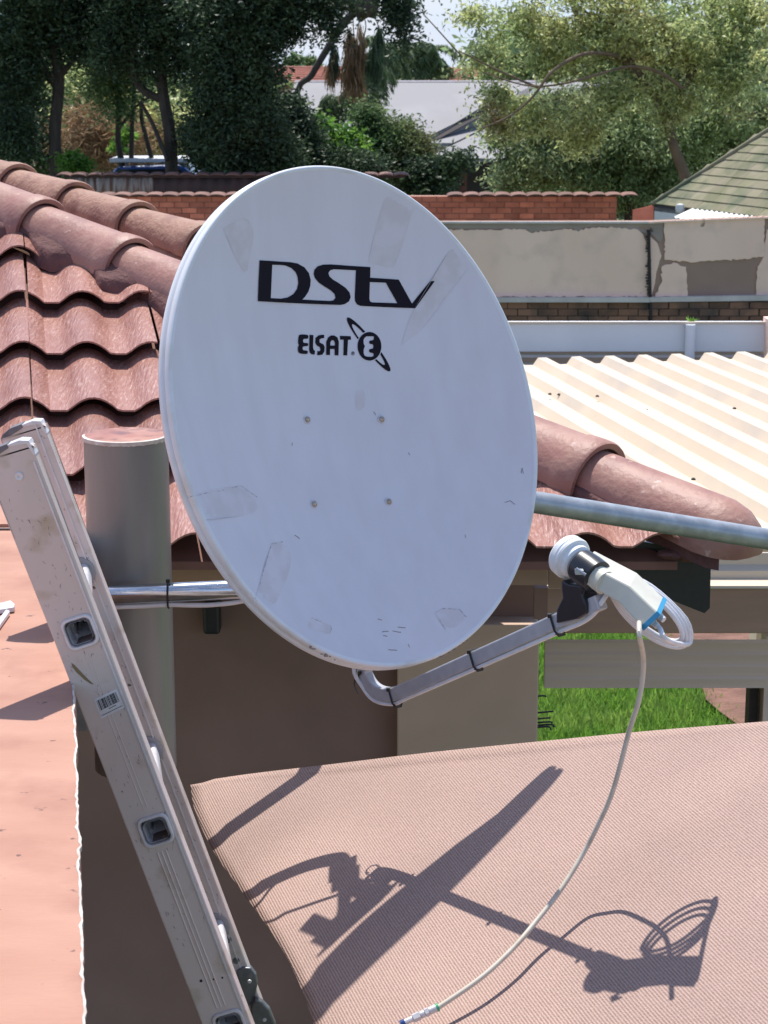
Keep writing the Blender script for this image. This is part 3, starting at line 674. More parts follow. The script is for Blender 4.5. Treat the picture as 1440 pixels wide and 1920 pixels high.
tapes = [[(733,342),(760,346),(792,352),(772,400),(758,450),(738,502),(712,498),(690,492),(704,430),(716,385)],
         [(418,428),(440,415),(462,405),(478,436),(470,470),(462,520),(440,480)],
         [(352,933),(380,921),(420,913),(452,913),(478,935),(486,958),(450,968),(376,976),(362,952)],
         [(509,1020),(534,1018),(547,1042),(542,1075),(527,1110),(515,1136),(475,1133),(488,1084)],
         [(582,1158),(600,1164),(621,1174),(619,1191),(598,1183),(575,1177)],
         [(812,1150),(835,1140),(862,1143),(874,1160),(850,1180),(828,1172)],
         [(842,470),(885,440),(905,462),(880,500),(835,560),(790,620),(752,648),(770,590)],
         [(664,735),(680,728),(686,745),(682,768),(668,772)]]
for tp in tapes[:]:
    pl = rnd([(x, y) for x, y in tp], n=1)
    i_ = tapes.index(tp)
    mt = M['tape']
    print_on_bowl('tape_mark', [pl], (lambda q: (lambda p: inpoly(p, q)))(pl), mt, off=.0003, conv=idc, step=6)
def line_on_bowl(mb, pts, w=.0007):
    P = [bp_(*p2b(*p), .0006) for p in pts]
    for a, b in zip(P[:-1], P[1:]):
        t = (b-a).normalized(); s_ = DN.cross(t)*w
        mb.add([a-s_, b-s_, b+s_, a+s_], [(0, 1, 2, 3)])
mb = MB()
def wob(a, b, n=8, j=.8): return [(lerp(a[0], b[0], i/n)+random.uniform(-j, j), lerp(a[1], b[1], i/n)+random.uniform(-j, j)) for i in range(n+1)]
for a, b in (((352,933),(452,911)), ((452,911),(482,932)), ((509,1020),(476,1132)), ((509,1019),(530,1016)), ((583,1158),(621,1174)), ((621,1174),(619,1190)), ((815,1150),(832,1141)), ((832,1141),(862,1143)), ((862,1143),(874,1157)), ((818,1152),(835,1180))):
    line_on_bowl(mb, wob(a, b), .0008)
mb.build('tape_outline', M['tape_edge'], dish, fix=False, kind='stuff')
mb = MB()
for a, b in (((978,878),(981,888)), ((980,878),(977,887)), ((548,830),(547,836)), ((552,1003),(562,1010)), ((708,1160),(716,1163)), ((716,1185),(728,1183)), ((735,1183),(752,1186)), ((718,1192),(726,1193)), ((745,1176),(760,1177)), ((765,1208),(768,1214)), ((728,1218),(744,1220)), ((946,942),(954,940)), ((955,938),(966,946)), ((765,848),(768,853)), ((872,1003),(873,1008)), ((700,772),(704,778))):
    line_on_bowl(mb, wob(a, b, 3, .5), .0006)
mb.build('scratches', M['scuff'], dish, fix=False, kind='stuff')
mb = MB()                                               # rusty dirt on the rim
for k in range(26):
    a = random.choice([R(random.gauss(-77, 3.5)), R(random.gauss(-118, 3))]); od = (DU*math.cos(a)/DK + DV*math.sin(a)).normalized()
    c = DC + DU*DH*DK*math.cos(a) + DV*DH*math.sin(a) + od*.0087 + DN*random.uniform(-.009, .001)
    mb.box(c, (random.uniform(.002, .007), .0015, random.uniform(.001, .0025)))
mb.build('rust_specks', M['scuff'], dish, kind='stuff')
# bolts
for (x, y) in ((575, 787), (714.5, 786.5), (588, 945.5), (728, 941)):
    a, b = p2b(x, y); p = bp_(a, b); ax = DN
    bo = MB().lathe([(.0072, 0), (.0072, .0012), (.0066, .0022)], p, ax, 18).build('bolt', M['dish'], dish, smooth=True)
    MB().lathe([(.0055, .0015), (.0054, .003), (.0042, .0052), (.0022, .0064), (.0004, .0067)], p, ax, 18).build('bolt_head', M['zinc'], bo, smooth=True)
# mount behind the bowl
mb = MB(); RB = Matrix((DU, DN, DV)).transposed()
mb.box(DC - DN*.105, (.15, .006, .17), RB)
for s_ in (-1, 1): mb.box(DC - DN*.15 + DU*.045*s_, (.006, .10, .17), RB)
for s_ in (-1, 1): mb.box(DC - DN*.125 + DV*.07*s_, (.12, .05, .006), RB)
mb.build('mounting_bracket', M['galv'], dish, bevel=.001)
vt = tb + d_*.13 + V((0, 0, .20))
mb = MB()
mb.box(vt + V((0, 0, .04)), (.05, .05, .010)).box(vt + V((0, 0, -.04)), (.05, .05, .010))
c1_ = lerp(vt, DC - DN*.17, .5); dv = (DC-DN*.16) - vt
mb.tube([vt, DC - DN*.15], .012, 8); mb.tube([vt + V((0, 0, .05)), DC - DN*.15 + DV*.06], .006, 8)
mb.build('pole_clamp', M['galv'], dish)
# feed arm: lies in the plane of DN and DV
def pa(px, py): return WP(px, py, DC, DU)
armp = [pa(700, 1215), pa(684, 1252), pa(691, 1277), pa(708, 1296), pa(735, 1302), pa(762, 1293)]
armc = smooth_path(armp, 5) + [pa(1128, 1128)]
MB().sweep(armc, DU, .018, .0235).build('feed_arm', M['arm'], dish, bevel=.0025)
adir = (pa(1128, 1128)-pa(762, 1293)).normalized(); aup = DU.cross(adir).normalized()
if aup.z < 0: aup = -aup
def strap(name, px, py, rx=0):
    c = pa(px, py); t = adir if px > 720 else (pa(700, 1290)-pa(676, 1250)).normalized(); u_ = aup if px > 720 else DU.cross(t).normalized()
    if px <= 720 and u_.x < 0: u_ = -u_
    t2 = (t + DU*0).normalized(); pts = []
    for a_, b_ in ((-.0105, .0130), (.0105, .0130), (.0105, -.0135), (.004, -.0225), (-.006, -.0225), (-.0112, -.0135)):
        pts.append(c + DU*a_ + u_*b_)
    mb = MB().tube(pts, .0018, 6, closed=True).box(c - DU*.0115 + u_*.011, (.006, .006, .006))
    mb.tube([c - DU*.0108 - u_*.019, c - DU*.012 - u_*.022 + t*.014, c - DU*.012 - u_*.0215 + t*.022], .0011, 5)
    return mb.build(name, M['tie'], dish, smooth=True)
for p in ((680, 1266), (741, 1302), (893, 1232), (1045, 1165)): strap('cable_tie', *p)
# cable under the arm
cpts = [pa(684, 1252) - DU*.004 + V((-.016, 0, 0)), pa(691, 1277) + V((-.011, 0, -.010)), pa(708, 1296) + V((-.006, 0, -.0165)), pa(735, 1302) - aup*.0165 - DU*.003]
for x, y in ((762, 1290), (890, 1234), (1045, 1165), (1085, 1148)): cpts.append(pa(x, y) - aup*.0165 - DU*.003)
cpts = [pa(700, 1215) + V((-.012, .01, 0))] + cpts
# LNB ----------------------------------------------------------------------------
AX = V((-.575, .77, .28)).normalized(); LO = W(1106, 1072, 2.75)
lnb = MB().lathe([(.0185, -.035), (.0185, .030), (.0215, .034), (.0215, .038)], LO, AX, 32).build('lnb', M['lnb'], dish, smooth=True, label='cream plastic LNB receiver with blue end label')
MB().lathe([(.0225, .026), (.0265, .029), (.0270, .037), (.0325, .0385), (.0335, .042), (.0322, .0435), (.0322, .046), (.0332, .0475), (.0325, .056), (.030, .0595), (.0005, .061)], LO, AX, 40).build('feed_cap', M['lnbcap'], lnb, smooth=30)
E1 = [(1100, 1056), (1182, 1099), (1238, 1152)]; E2 = [(1085, 1089), (1160, 1130), (1207, 1181)]
dep = [2.735, 2.69, 2.645]
P1 = [W(*p, d) for p, d in zip(E1, dep)]; P2 = [W(*p, d) for p, d in zip(E2, dep)]
WN = V((.36, .82, .34)).normalized()*.036 + ray(1160, 1110).normalized()*.030
n1_ = (P1[1]-P1[0]).cross(P2[0]-P1[0]); P2[1] = WP(*E2[1], P1[0], n1_)
n2_ = (P1[2]-P1[1]).cross(P2[1]-P1[1]); P2[2] = WP(*E2[2], P1[1], n2_)
vs = []
for k in range(3): vs += [P1[k], P2[k], P2[k]+WN, P1[k]+WN]
fs = [(0, 1, 2, 3), (8, 11, 10, 9)]
for k in (0, 4):
    for j in range(4): fs.append((k+j, k+(j+1) % 4, k+4+(j+1) % 4, k+4+j))
MB().add(vs, fs).build('housing', M['lnb'], lnb, bevel=.0028)
e_ = (P1[2]-P1[1]).normalized(); vs = []
cen = (P1[2]+P2[2]+WN)/2
grow = lambda q: cen + (q-cen)*1.03
loop = [P1[2], P2[2], P2[2]+WN, P1[2]+WN]
vs = [grow(q) - e_*.0075 for q in loop] + [grow(q) + e_*.0008 for q in loop]
MB().add(vs, [(0, 3, 2, 1), (4, 5, 6, 7)] + [(j, (j+1) % 4, 4+(j+1) % 4, 4+j) for j in range(4)]).build('blue_label', M['blue'], lnb)
conn = [lerp(P1[2], P2[2], .30) + WN*.35, lerp(P1[2], P2[2], .70) + WN*.35, lerp(P1[2], P2[2], .95) + WN*.2]
for c in conn[:2]:
    MB().lathe([(.0052, 0), (.0052, .007), (.0046, .008), (.0046, .014)], c, e_, 14).build('connector', M['alu_light'], lnb, smooth=30)
# black holder
hp = [(1066, 1084), (1080, 1092), (1112, 1096), (1106, 1112), (1112, 1128), (1112, 1148), (1095, 1158), (1056, 1166), (1057, 1140), (1068, 1118), (1066, 1100)]
MB().prism([pa(x, y) - DU*.0155 for x, y in hp], DU*.031).build('lnb_holder', M['blackp'], dish, bevel=.003)
MB().lathe([(.0190, -.018), (.0255, -.017), (.0262, .0), (.0255, .020), (.0190, .021)], LO, AX, 36, close=False).build('clamp_ring', M['blackp'], dish, smooth=30)
q = LO - DU*.018 + V((0, 0, -.004)) - DN*.0
MB().box(W(1086, 1072, 2.722), (.012, .012, .006)).tube([W(1080, 1066, 2.72), W(1098, 1078, 2.715)], .0025, 8).build('clamp_screw', M['galv'], dish)
# coil of white coax behind the LNB
cc = [q.copy() for q in cpts]; cc += [pa(1112, 1136) - DU*.004 - aup*.012, pa(1130, 1126)]
def coil(phi, k):
    c = V((1215 + 2*k, 1146 + 1.5*k)); ma = 81 + 4.5*k; mi = 27 + 5*k; an = R(40)
    x = c.x + ma*math.cos(phi)*math.cos(an) - mi*math.sin(phi)*math.sin(an); y = c.y + ma*math.cos(phi)*math.sin(an) + mi*math.sin(phi)*math.cos(an)
    return W(x, y, 2.75 + .020*math.sin(phi) + .010*k)
for k in range(3):
    for j in range(16):
        cc.append(coil(math.pi*1.0 + 2*math.pi*j/16, k))
cc += [coil(math.pi + .5, 3), coil(math.pi + 1.2, 3), coil(math.pi+2.2, 3), coil(math.pi+3.0, 2.6), W(1268, 1206, 2.70), W(1246, 1196, 2.64), conn[1] + e_*.02, conn[1] + e_*.01]
MB().tube(smooth_path(cc, 4), .0037, 12).build('coaxial_cable', M['coax'], smooth=True, label='white coaxial cable tied under the feed arm and coiled behind the LNB', cat='cable')
# hanging test lead
hc = [P2[2]*.75+P2[1]*.25 + WN*.3, W(1199, 1192, 2.63), W(1206, 1230, 2.70), W(1205, 1270, 2.725), W(1196, 1320, 2.735), W(1180, 1370, 2.745), W(1150, 1480, 2.75), W(1122, 1545, 2.745), W(1092, 1603, 2.735), W(1050, 1670, 2.70), W(1005, 1728, 2.665), W(960, 1780, 2.625), W(900, 1835, 2.59), W(820, 1890, 2.565), W(812, 1893, 2.562)]
lead = thing('hanging_cable', 'cream coaxial lead hanging from the LNB down to its metal plug on the shade cloth', 'cable', tuple(hc[-1]))
MB().tube(smooth_path(hc, 6), .0039, 12).build('cable', M['cream_cable'], lead, smooth=True)
ca, cb = W(822, 1888, 2.566), W(752, 1920, 2.55); dd = (cb-ca)
MB().tube([ca, ca+dd*.06], .0062, 14).build('green_band', M['green'], lead, smooth=30)
plug = MB().tube([ca+dd*.06, ca+dd*.25], .0058, 14); plug.tube([ca+dd*.27, ca+dd*.36], .0066, 6); plug.tube([ca+dd*.38, ca+dd*.48], .0058, 14); plug.tube([ca+dd*.50, ca+dd*.68], .0066, 6); plug.tube([ca+dd*.2, ca+dd*.9], .0045, 12)
plug.build('plug', M['alu_light'], lead, smooth=30)
MB().tube([ca+dd*.9, ca+dd*1.02], .0055, 12).build('plug_tip', M['carblue'], lead, smooth=30)

# ================================================================ SHADE CLOTH
CM = V((-.4239, -.1276, 1)); CB = V((.2, 3.0, -1.2534))
def onc(px, py): return WP(px, py, CB, CM)
ledge = smooth_path([onc(357, 1468), onc(366, 1520), onc(400, 1592), onc(455, 1668), onc(520, 1762), onc(562, 1842), onc(590, 1920), onc(612, 2010), onc(622, 2120)], 5)
nb = 60
TR = onc(1440, 1352); TL_ = onc(357, 1468); BR = onc(1440, 2120)
def tope(u): return lerp(TL_, TL_ + (TR-TL_)*1.5, u) + V((0, 0, .010*math.sin(math.pi*min(1, u*1.5))))
def clothf(u, v):
    k = v*(len(ledge)-1); i = min(int(k), len(ledge)-2); l = lerp(ledge[i], ledge[i+1], k-i)
    dirn = (TR-TL_)*1.5; endr = TL_ + dirn + (BR-TR)*v*1.0
    p = lerp(l, endr, u)
    if v == 0: p = tope(u)
    p = p + V((0, 0, -.007*math.sin(math.pi*min(1, u*1.3))*math.sin(math.pi*v)))
    p = p + V((0, 0, .0022*math.sin(u*23 + v*6)*math.sin(v*9+1)*math.exp(-u*4) + .0018*noise.noise(V((u*4, v*3, 0)))))
    if u < .02: p = p + V((0, 0, -.004))
    return p
cl_ = thing('shade_cloth', 'tan knitted shade cloth stretched taut in the foreground under the dish', 'shade cloth', (.5, 3.0, -1.5))
MB().grid(clothf, 60, 50).build('fabric', M['cloth'], cl_, smooth=True, solid=.0015)

# ================================================================ LADDER
YN = 2.6; SH = V((-.054, .34, -.004))
lad = thing('aluminium_ladder', 'scuffed aluminium ladder leaning against the slab edge, seen from its side', 'ladder', tuple(W(470, 1990, 2.75)))
A_ = W(135, 1290, YN); B_ = W(378, 1920, YN); la = (A_-B_).normalized()            # up along the stile
lw = V((0, 1, 0)).cross(la)                                                        # across the stile, to the right
if lw.x < 0: lw = -lw
wN = (W(208, 1228, YN)-W(0, 905, YN)).dot(lw); w0 = .070
orgN = A_ + lw*0
topN = (W(20, 850, YN)-orgN).dot(la)
def hole_t(px, py): return (W(px, py, YN)-orgN)
holes = [hole_t(150, 1185), hole_t(292, 1557), hole_t(432, 1922), hole_t(572, 2290)]
hts = [h.dot(la) for h in holes]; hw = sum(h.dot(lw) for h in holes[:3])/3
dY = V((0, 1, 0))
botN = hts[-1] - .3
def LP(t, w, y=0): return orgN + la*t + lw*w + dY*y
HS_ = .0205
TOPS = {1: topN, 2: topN-.032}
def stile(name, base, inner, holeside=True):
    mb = MB(); topN = TOPS[inner]
    T = lambda t, w, y=0: base + la*t + lw*w + dY*y
    ts = [botN]; 
    for h in sorted(hts): ts += [h-HS_, h+HS_]
    ts.append(topN)
    wsn = [0, hw-HS_, hw+HS_, w0]
    for y in (0, .024):
        for i in range(len(ts)-1):
            for j in range(3):
                if j == 1 and i % 2 == 1 and holeside: continue
                q = [T(ts[i], wsn[j], y), T(ts[i+1], wsn[j], y), T(ts[i+1], wsn[j+1], y), T(ts[i], wsn[j+1], y)]
                mb.add(q, [(0, 1, 2, 3)])
    for w_ in (0, w0):
        for i in range(len(ts)-1): mb.add([T(ts[i], w_, 0), T(ts[i+1], w_, 0), T(ts[i+1], w_, .024), T(ts[i], w_, .024)], [(0, 1, 2, 3)])
    mb.add([T(botN, 0, 0), T(botN, w0, 0), T(botN, w0, .024), T(botN, 0, .024)], [(0, 1, 2, 3)])
    # rounded top
    cap = [T(topN, 0), T(topN+.006, .004), T(topN+.011, .018), T(topN+.012, w0-.016), T(topN+.008, w0-.004), T(topN, w0)]
    mb.prism(cap, dY*.024)
    return mb.build(name, M['alu'], lad, bevel=.002)
s1 = stile('stile', orgN, 1)
s2 = stile('stile', orgN + SH, 2)
topN0 = topN
for base, s_, topN in ((orgN, s1, TOPS[1]), (orgN+SH, s2, TOPS[2])):
    T = lambda t, w, y=0: base + la*t + lw*w + dY*y
    MB().prism([T(topN+.002, -.001, -.001), T(topN+.0075, .004, -.001), T(topN+.013, .018, -.001), T(topN+.014, .038, -.001), T(topN+.008, .038, -.001), T(topN+.002, .016, -.001)], dY*.026).build('end_plug', M['grey_plug'], s_)
    MB().prism([T(topN+.0125, .038, -.0012), T(topN+.0135, w0-.014, -.0012), T(topN+.009, w0-.002, -.0012), T(topN-.012, w0+.0008, -.0012), T(topN-.012, w0-.003, -.0012), T(topN+.006, w0-.006, -.0012), T(topN+.010, .040, -.0012)], dY*.0264).build('top_lip', M['alu_light'], s_)
topN = topN0 - .021
# long pressed ribs and corner lip on the near stile
for w_ in (.030, .0365, .043):
    for t0, t1 in ((hts[1]-HS_-.012, hts[2]+HS_+.012),):
        mb = MB(); mb.tube([LP(t0, w_, -.0002), LP(t1, w_, -.0002)], .0013, 6); mb.build('pressed_rib', M['alu'], s1, smooth=True)
for t0, t1 in ((hts[0]-HS_-.012, hts[1]+HS_+.016),):
    for w_ in (.034, .040): MB().tube([LP(t0, w_, .0003), LP(t1, w_, .0003)], .0009, 6).build('pressed_rib', M['alu'], s1, smooth=True)
MB().box(LP((topN+botN)/2, w0-.0055, .0)-dY*.0008, (.0022, .002, topN-botN), Matrix((lw, dY, la)).transposed()).build('edge_bead', M['alu_light'], s1)
MB().box(LP((topN+botN)/2, w0-.012, .0)-dY*.0006+SH, (.0022, .002, topN-botN), Matrix((lw, dY, la)).transposed()).build('edge_bead', M['alu_light'], s2)
# rungs: hollow rounded square tubes with a rolled collar
def rsq(c, h, r, y, n=5):
    pts = []
    for (sx, sy, a0) in ((1, 1, 0), (-1, 1, 90), (-1, -1, 180), (1, -1, 270)):
        for k in range(n+1):
            a = R(a0 + 90*k/n); pts.append(c + lw*(sx*(h-r)+r*math.cos(a)) + la*(sy*(h-r)+r*math.sin(a)) + dY*y)
    return pts
for h in hts:
    c = LP(h, hw); mb = MB()
    rings = [rsq(c - dY*.0035, .0182, .008, 0), rsq(c, .0182, .008, .026), rsq(c, .0138, .008, .034), rsq(c+SH, .0138, .008, .026), rsq(c+SH, .0120, .007, .026), rsq(c, .0160, .007, .026), rsq(c - dY*.0035, .0160, .007, 0)]
    n = len(rings[0]); vs = [q for r_ in rings for q in r_]; fs = []
    for i in range(6): fs += [(i*n+k, i*n+(k+1) % n, (i+1)*n+(k+1) % n, (i+1)*n+k) for k in range(n)]
    mb.add(vs, fs); rg = mb.build('rung', M['alu_light'], lad, smooth=40)
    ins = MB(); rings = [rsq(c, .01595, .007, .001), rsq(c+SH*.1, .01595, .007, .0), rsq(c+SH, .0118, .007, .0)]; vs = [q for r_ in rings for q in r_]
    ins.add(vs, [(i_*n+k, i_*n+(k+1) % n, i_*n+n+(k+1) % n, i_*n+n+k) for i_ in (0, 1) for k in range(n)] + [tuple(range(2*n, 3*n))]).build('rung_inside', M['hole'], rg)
    for (bs, y0, nm) in ((c, -.001, 1), (c+SH, -.0015, 2)):
        col_ = MB(); R4 = [rsq(bs, .0185, .008, y0), rsq(bs, .0200, .009, y0-.003), rsq(bs, .0225, .010, y0-.0028), rsq(bs, .0240, .011, y0+.0002)]
        if nm == 2: R4 = [rsq(bs, .013, .008, y0), rsq(bs, .024, .0239, y0-.002), rsq(bs, .026, .0259, y0-.0018), rsq(bs, .0265, .0264, y0+.001)]
        vs = [q for r_ in R4 for q in r_]; fs = []
        for i in range(3): fs += [(i*n+k, i*n+(k+1) % n, (i+1)*n+(k+1) % n, (i+1)*n+k) for k in range(n)]
        col_.add(vs, fs).build('rung_collar', M['alu_light'] if nm == 1 else M['disc'], rg, smooth=True)
# rivets
for (px, py, Yd, st) in ((36, 893, YN, s1), (52, 838, YN+.34, s2)):
    c = W(px, py, Yd); MB().lathe([(.0062, -.002), (.0062, .001), (.005, .0022), (.0022, .0016), (.0015, .0006)], c, -dY, 18).build('rivet', M['alu_light'], st, smooth=True)
for (px, py) in ((428, 1762), (443, 1801)):
    c = W(px, py, YN+.34); MB().lathe([(.0058, 0), (.0058, .001), (.0035, .0012), (.0035, .003), (.0008, .0034)], c, -dY, 16).build('rivet', M['alu_dark'], s2, smooth=30)
for (px, py, r_) in ((377, 1839, .0022), (401, 1836, .0016), (417, 1833, .0015)):
    MB().lathe([(r_, -.001), (r_, .0006)], W(px, py, YN), -dY, 12).build('screw_hole', M['tie'], s1)
# hinge plates on the far stile
Yh = YN + .335
h1 = [(443, 1822), (455, 1814), (470, 1815), (480, 1828), (483, 1845), (478, 1868), (470, 1884), (462, 1890)]
MB().prism([W(x, y, Yh) for x, y in h1], dY*.012).build('hinge_plate', M['alu_dark'], lad, bevel=.002)
h2 = [(470, 1890), (478, 1873), (492, 1879), (505, 1893), (516, 1920), (524, 1960), (500, 1990), (470, 1960)]
MB().prism([W(x, y, Yh-.01) for x, y in h2], dY*.014).build('hinge_plate', M['alu_dark'], lad, bevel=.003)
for (px, py) in ((468, 1840), (496, 1912)):
    MB().lathe([(.0035, 0), (.003, .002), (.0005, .0025)], W(px, py, Yh-.0102), -dY, 12).build('rivet', M['alu_light'], lad, smooth=True)
# barcode sticker
sq = [W(x, y, YN) for x, y in ((176, 1311), (219, 1291), (234, 1326), (190, 1348))]
cen = sum(sq, V())/4
def spt(u, v, y=-.0008): return lerp(lerp(sq[0], sq[1], u), lerp(sq[3], sq[2], u), v) + dY*y
stk = MB().add([spt(0, 0, -.0005), spt(1, 0, -.0005), spt(1, 1, -.0005), spt(0, 1, -.0005)], [(0, 1, 2, 3)]).build('sticker', M['paper'], s1)
mb = MB(); u = .08; rs = random.Random(3)
while u < .9:
    w_ = rs.choice([.012, .02, .03]); mb.add([spt(u, .12), spt(u+w_, .12), spt(u+w_, .62), spt(u, .62)], [(0, 1, 2, 3)]); u += w_ + rs.choice([.012, .02, .03])
for (u0, u1, v0, v1) in ((.42, .72, .69, .73), (.06, .96, .85, .885)):
    u = u0
    while u < u1: mb.add([spt(u, v0), spt(u+.03, v0), spt(u+.03, v1), spt(u, v1)], [(0, 1, 2, 3)]); u += .045
mb.build('barcode', M['decal'], stk)
# worn marks on the near stile
mb = MB(); rs = random.Random(11)
for k in range(150):
    t = rs.uniform(topN-.75, topN-.02); w_ = rs.uniform(.006, .060); l = rs.uniform(.002, .009); q = rs.uniform(-.6, .6); dd = (la*math.cos(q)+lw*math.sin(q)); ss = dd.cross(dY)*rs.uniform(.0002, .0007)
    c = LP(t, w_, -.0004); mb.add([c-ss, c+dd*l*.5-ss*.4, c+dd*l, c+dd*l*.5+ss*1.4], [(0, 1, 2, 3)])
for k in range(80):
    t = rs.uniform(topN-.9, topN-.02); w_ = rs.uniform(.045, .066); l = rs.uniform(.002, .007); q = rs.uniform(-.6, .6); dd = (la*math.cos(q)+lw*math.sin(q)); ss = dd.cross(dY)*rs.uniform(.0003, .0008)
    c = LP(t, w_, -.0004)+SH; mb.add([c-ss, c+dd*l*.5-ss*.4, c+dd*l, c+dd*l*.5+ss*1.4], [(0, 1, 2, 3)])
mb.build('scratches', M['scuff'], lad, kind='stuff')
gp = [(134, 1243), (140, 1247), (155, 1263), (168, 1276), (176, 1283), (170, 1282), (158, 1274), (143, 1260), (135, 1249)]
MB().prism([W(x, y, YN) for x, y in gp], -dY*.0006).build('green_smear', mat('dry_smear', (.22, .16, .08), None, 1, .8), lad)

# ================================================================ CREAM CARPORT
RD = V((-.197, .980, 0)); RX = V((.980, .197, 0)); CZ = -1.40
car = thing('carport', 'low carport roof of cream box rib metal sheets behind the hip end', 'carport', (2.5, 7.5, -H))
O = W(1080, 668, 9.35); O.z = CZ
pitch_ = .1715; PH = .036
def sheet(i0, n):
    pr = []
    for k in range(n):
        x = (i0+k)*pitch_
        pr += [(x-.022, PH), (x+.022, PH), (x+.048, 0), (x+pitch_-.048, 0)]
    pr.append(((i0+n)*pitch_-.022, PH)); pr.append(((i0+n)*pitch_+.022, PH+.001))
    return pr
zsl = lambda s_: CZ - .010 - .001*s_                     # slight fall to the front
for i in range(-8, 14, 4):
    pr = sheet(i, 4); mb = MB(); vs = []; fs = []
    ss = [0, 1.25, 2.5, 3.72]
    for s_ in ss:
        for (x, z) in pr:
            q = O + RX*x - RD*s_; vs.append(V((q.x, q.y, zsl(s_) + z + (.001 if (i//4) % 2 else 0))))
    m = len(pr)
    for a in range(len(ss)-1): fs += [(a*m+k, a*m+k+1, (a+1)*m+k+1, (a+1)*m+k) for k in range(m-1)]
    mb.add(vs, fs); o = mb.build('roof_sheet', M['cream'], car, solid=.0015)
    bm = bmesh.new(); bm.from_mesh(o.data); rl = root_loc(car)
    bmesh.ops.bisect_plane(bm, geom=bm.verts[:]+bm.edges[:]+bm.faces[:], plane_co=V((HIPC+.12, 0, 0))-rl, plane_no=V((-1, -1, 0)), clear_outer=True)
    bm.to_mesh(o.data); bm.free()
mb = MB()
for (px, py) in ((1212, 770), (1377, 767), (1031, 740), (1120, 744), (1013, 673), (1210, 668), (1145, 672), (1048, 741), (1294, 772), (1420, 800), (1185, 880), (1300, 900)):
    c = WZ(px, py, CZ+.01); mb.lathe([(.008, 0), (.008, .004), (.004, .008)], c, (0, 0, 1), 8)
mb.build('roof_screws', M['darkwall'], car, smooth=True, kind='stuff')
# front gutter and boards (face the camera, in shade)
fy = 5.52
def hboard(x0, x1, y0, y1, Yd, th, mat_, name, par, **k):
    a = W(x0, y0, Yd); b = W(x1, y1, Yd); return MB().box(((a.x+b.x)/2, Yd+th/2, (a.z+b.z)/2), (abs(b.x-a.x), th, abs(a.z-b.z)), None).build(name, mat_, par, **k)
g = MB(); z0 = W(1300, 1035, fy).z; z1 = W(1300, 1092, fy-.05).z
prf = [(0, z0), (-.012, z0), (-.012, z0-.035), (-.030, z0-.05), (-.030, z1), (0, z1)]
vs = []; x0, x1 = W(1000, 1050, fy).x, W(1700, 1050, fy).x
for x in (x0, x1): vs += [V((x, fy+a, z)) for a, z in prf]
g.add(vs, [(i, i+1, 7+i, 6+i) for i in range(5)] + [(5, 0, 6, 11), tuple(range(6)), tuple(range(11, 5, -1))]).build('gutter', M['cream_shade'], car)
hboard(1000, 1700, 1098, 1188, 5.42, .03, M['fascia'], 'beam', car, bevel=.004, label='tan beam below the cream gutter')
MB().box(((x0+x1)/2, 5.46, W(1300, 1096, 5.44).z), (x1-x0, .10, .008)).build('flashing_strip', M['cream'], car)
# fence beam below with posts
fb = thing('fence_panel', 'grey beige horizontal panel with post above the lawn at right', 'fence', tuple(W(1230, 1360, 5.6)))
a = W(1022, 1199, 5.6); b = W(1436, 1290, 5.6); hh = (a.z-b.z)
mb = MB(); vs = []; fs = []; nz_ = 16
for i in range(nz_+1):
    z = a.z - hh*i/nz_; d = -.004*(i % 4 == 1) - .002*(i % 4 == 2)
    vs += [V((a.x, 5.6+d, z)), V((b.x, 5.6+d-.0, z))]
    if i: fs.append((2*i-2, 2*i-1, 2*i+1, 2*i))
mb.add(vs, fs).build('panel', M['beam'], fb, solid=.02)
pp0 = W(1417, 1290, 5.62); pp1 = W(1470, 1290, 5.62)
MB().box(((pp0.x+.03+pp1.x)/2, 5.68, (b.z-H)/2-.0), (pp1.x-pp0.x-.03, .08, H+b.z+.3)).build('fence_post', M['beam'], fb)
MB().box((pp0.x+.01, 5.72, (b.z-H)/2), (.028, .06, H+b.z)).build('dark_edge', M['dark'], fb)
# carport posts (hold the roof up)
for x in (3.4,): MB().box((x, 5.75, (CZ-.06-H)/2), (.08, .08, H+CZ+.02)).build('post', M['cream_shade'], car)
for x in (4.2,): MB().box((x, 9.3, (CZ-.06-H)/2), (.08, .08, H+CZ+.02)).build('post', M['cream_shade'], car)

# white gutter and downpipe behind the carport
GY = 10.2
gut = thing('white_gutter', 'long white box gutter with short downpipe behind the cream carport roof', 'gutter', tuple(W(1300, 670, GY)))
a = W(700, 606, GY); b = W(1434, 660, GY)
MB().box(((a.x+b.x)/2, GY+.05, (a.z+b.z)/2), (b.x-a.x, .10, a.z-b.z)).build('trough', M['gutter'], gut, bevel=.006)
MB().box(((a.x+b.x)/2, GY-.006, a.z+.004), (b.x-a.x, .020, .010)).build('front_lip', M['cream'], gut)
MB().box(((a.x+b.x)/2, GY+.02, W(1200, 668, GY).z), (b.x-a.x, .05, .012)).build('lower_lip', M['ledge'], gut)
q0, q1 = W(1286, 609, GY-.04), W(1302, 690, GY-.04)
MB().tube([V(((q0.x+q1.x)/2, GY-.03, q0.z)), V(((q0.x+q1.x)/2, GY-.03, q1.z))], (q1.x-q0.x)/2, 20).build('downpipe', M['gutter'], gut, smooth=True)
MB().box(((a.x+b.x)/2+.3, GY-.45, CZ-.15), (b.x-a.x+.4, .8, .05)).build('flashing', M['flash'], gut)
q0 = W(1438, 600, GY-.1); MB().box((q0.x+.12, GY-.05, (q0.z-H)/2), (.22, .2, H+q0.z)).build('gate_pillar', M['plaster'], label='pinkish plastered pillar at the right edge beside the white gutter', cat='pillar')
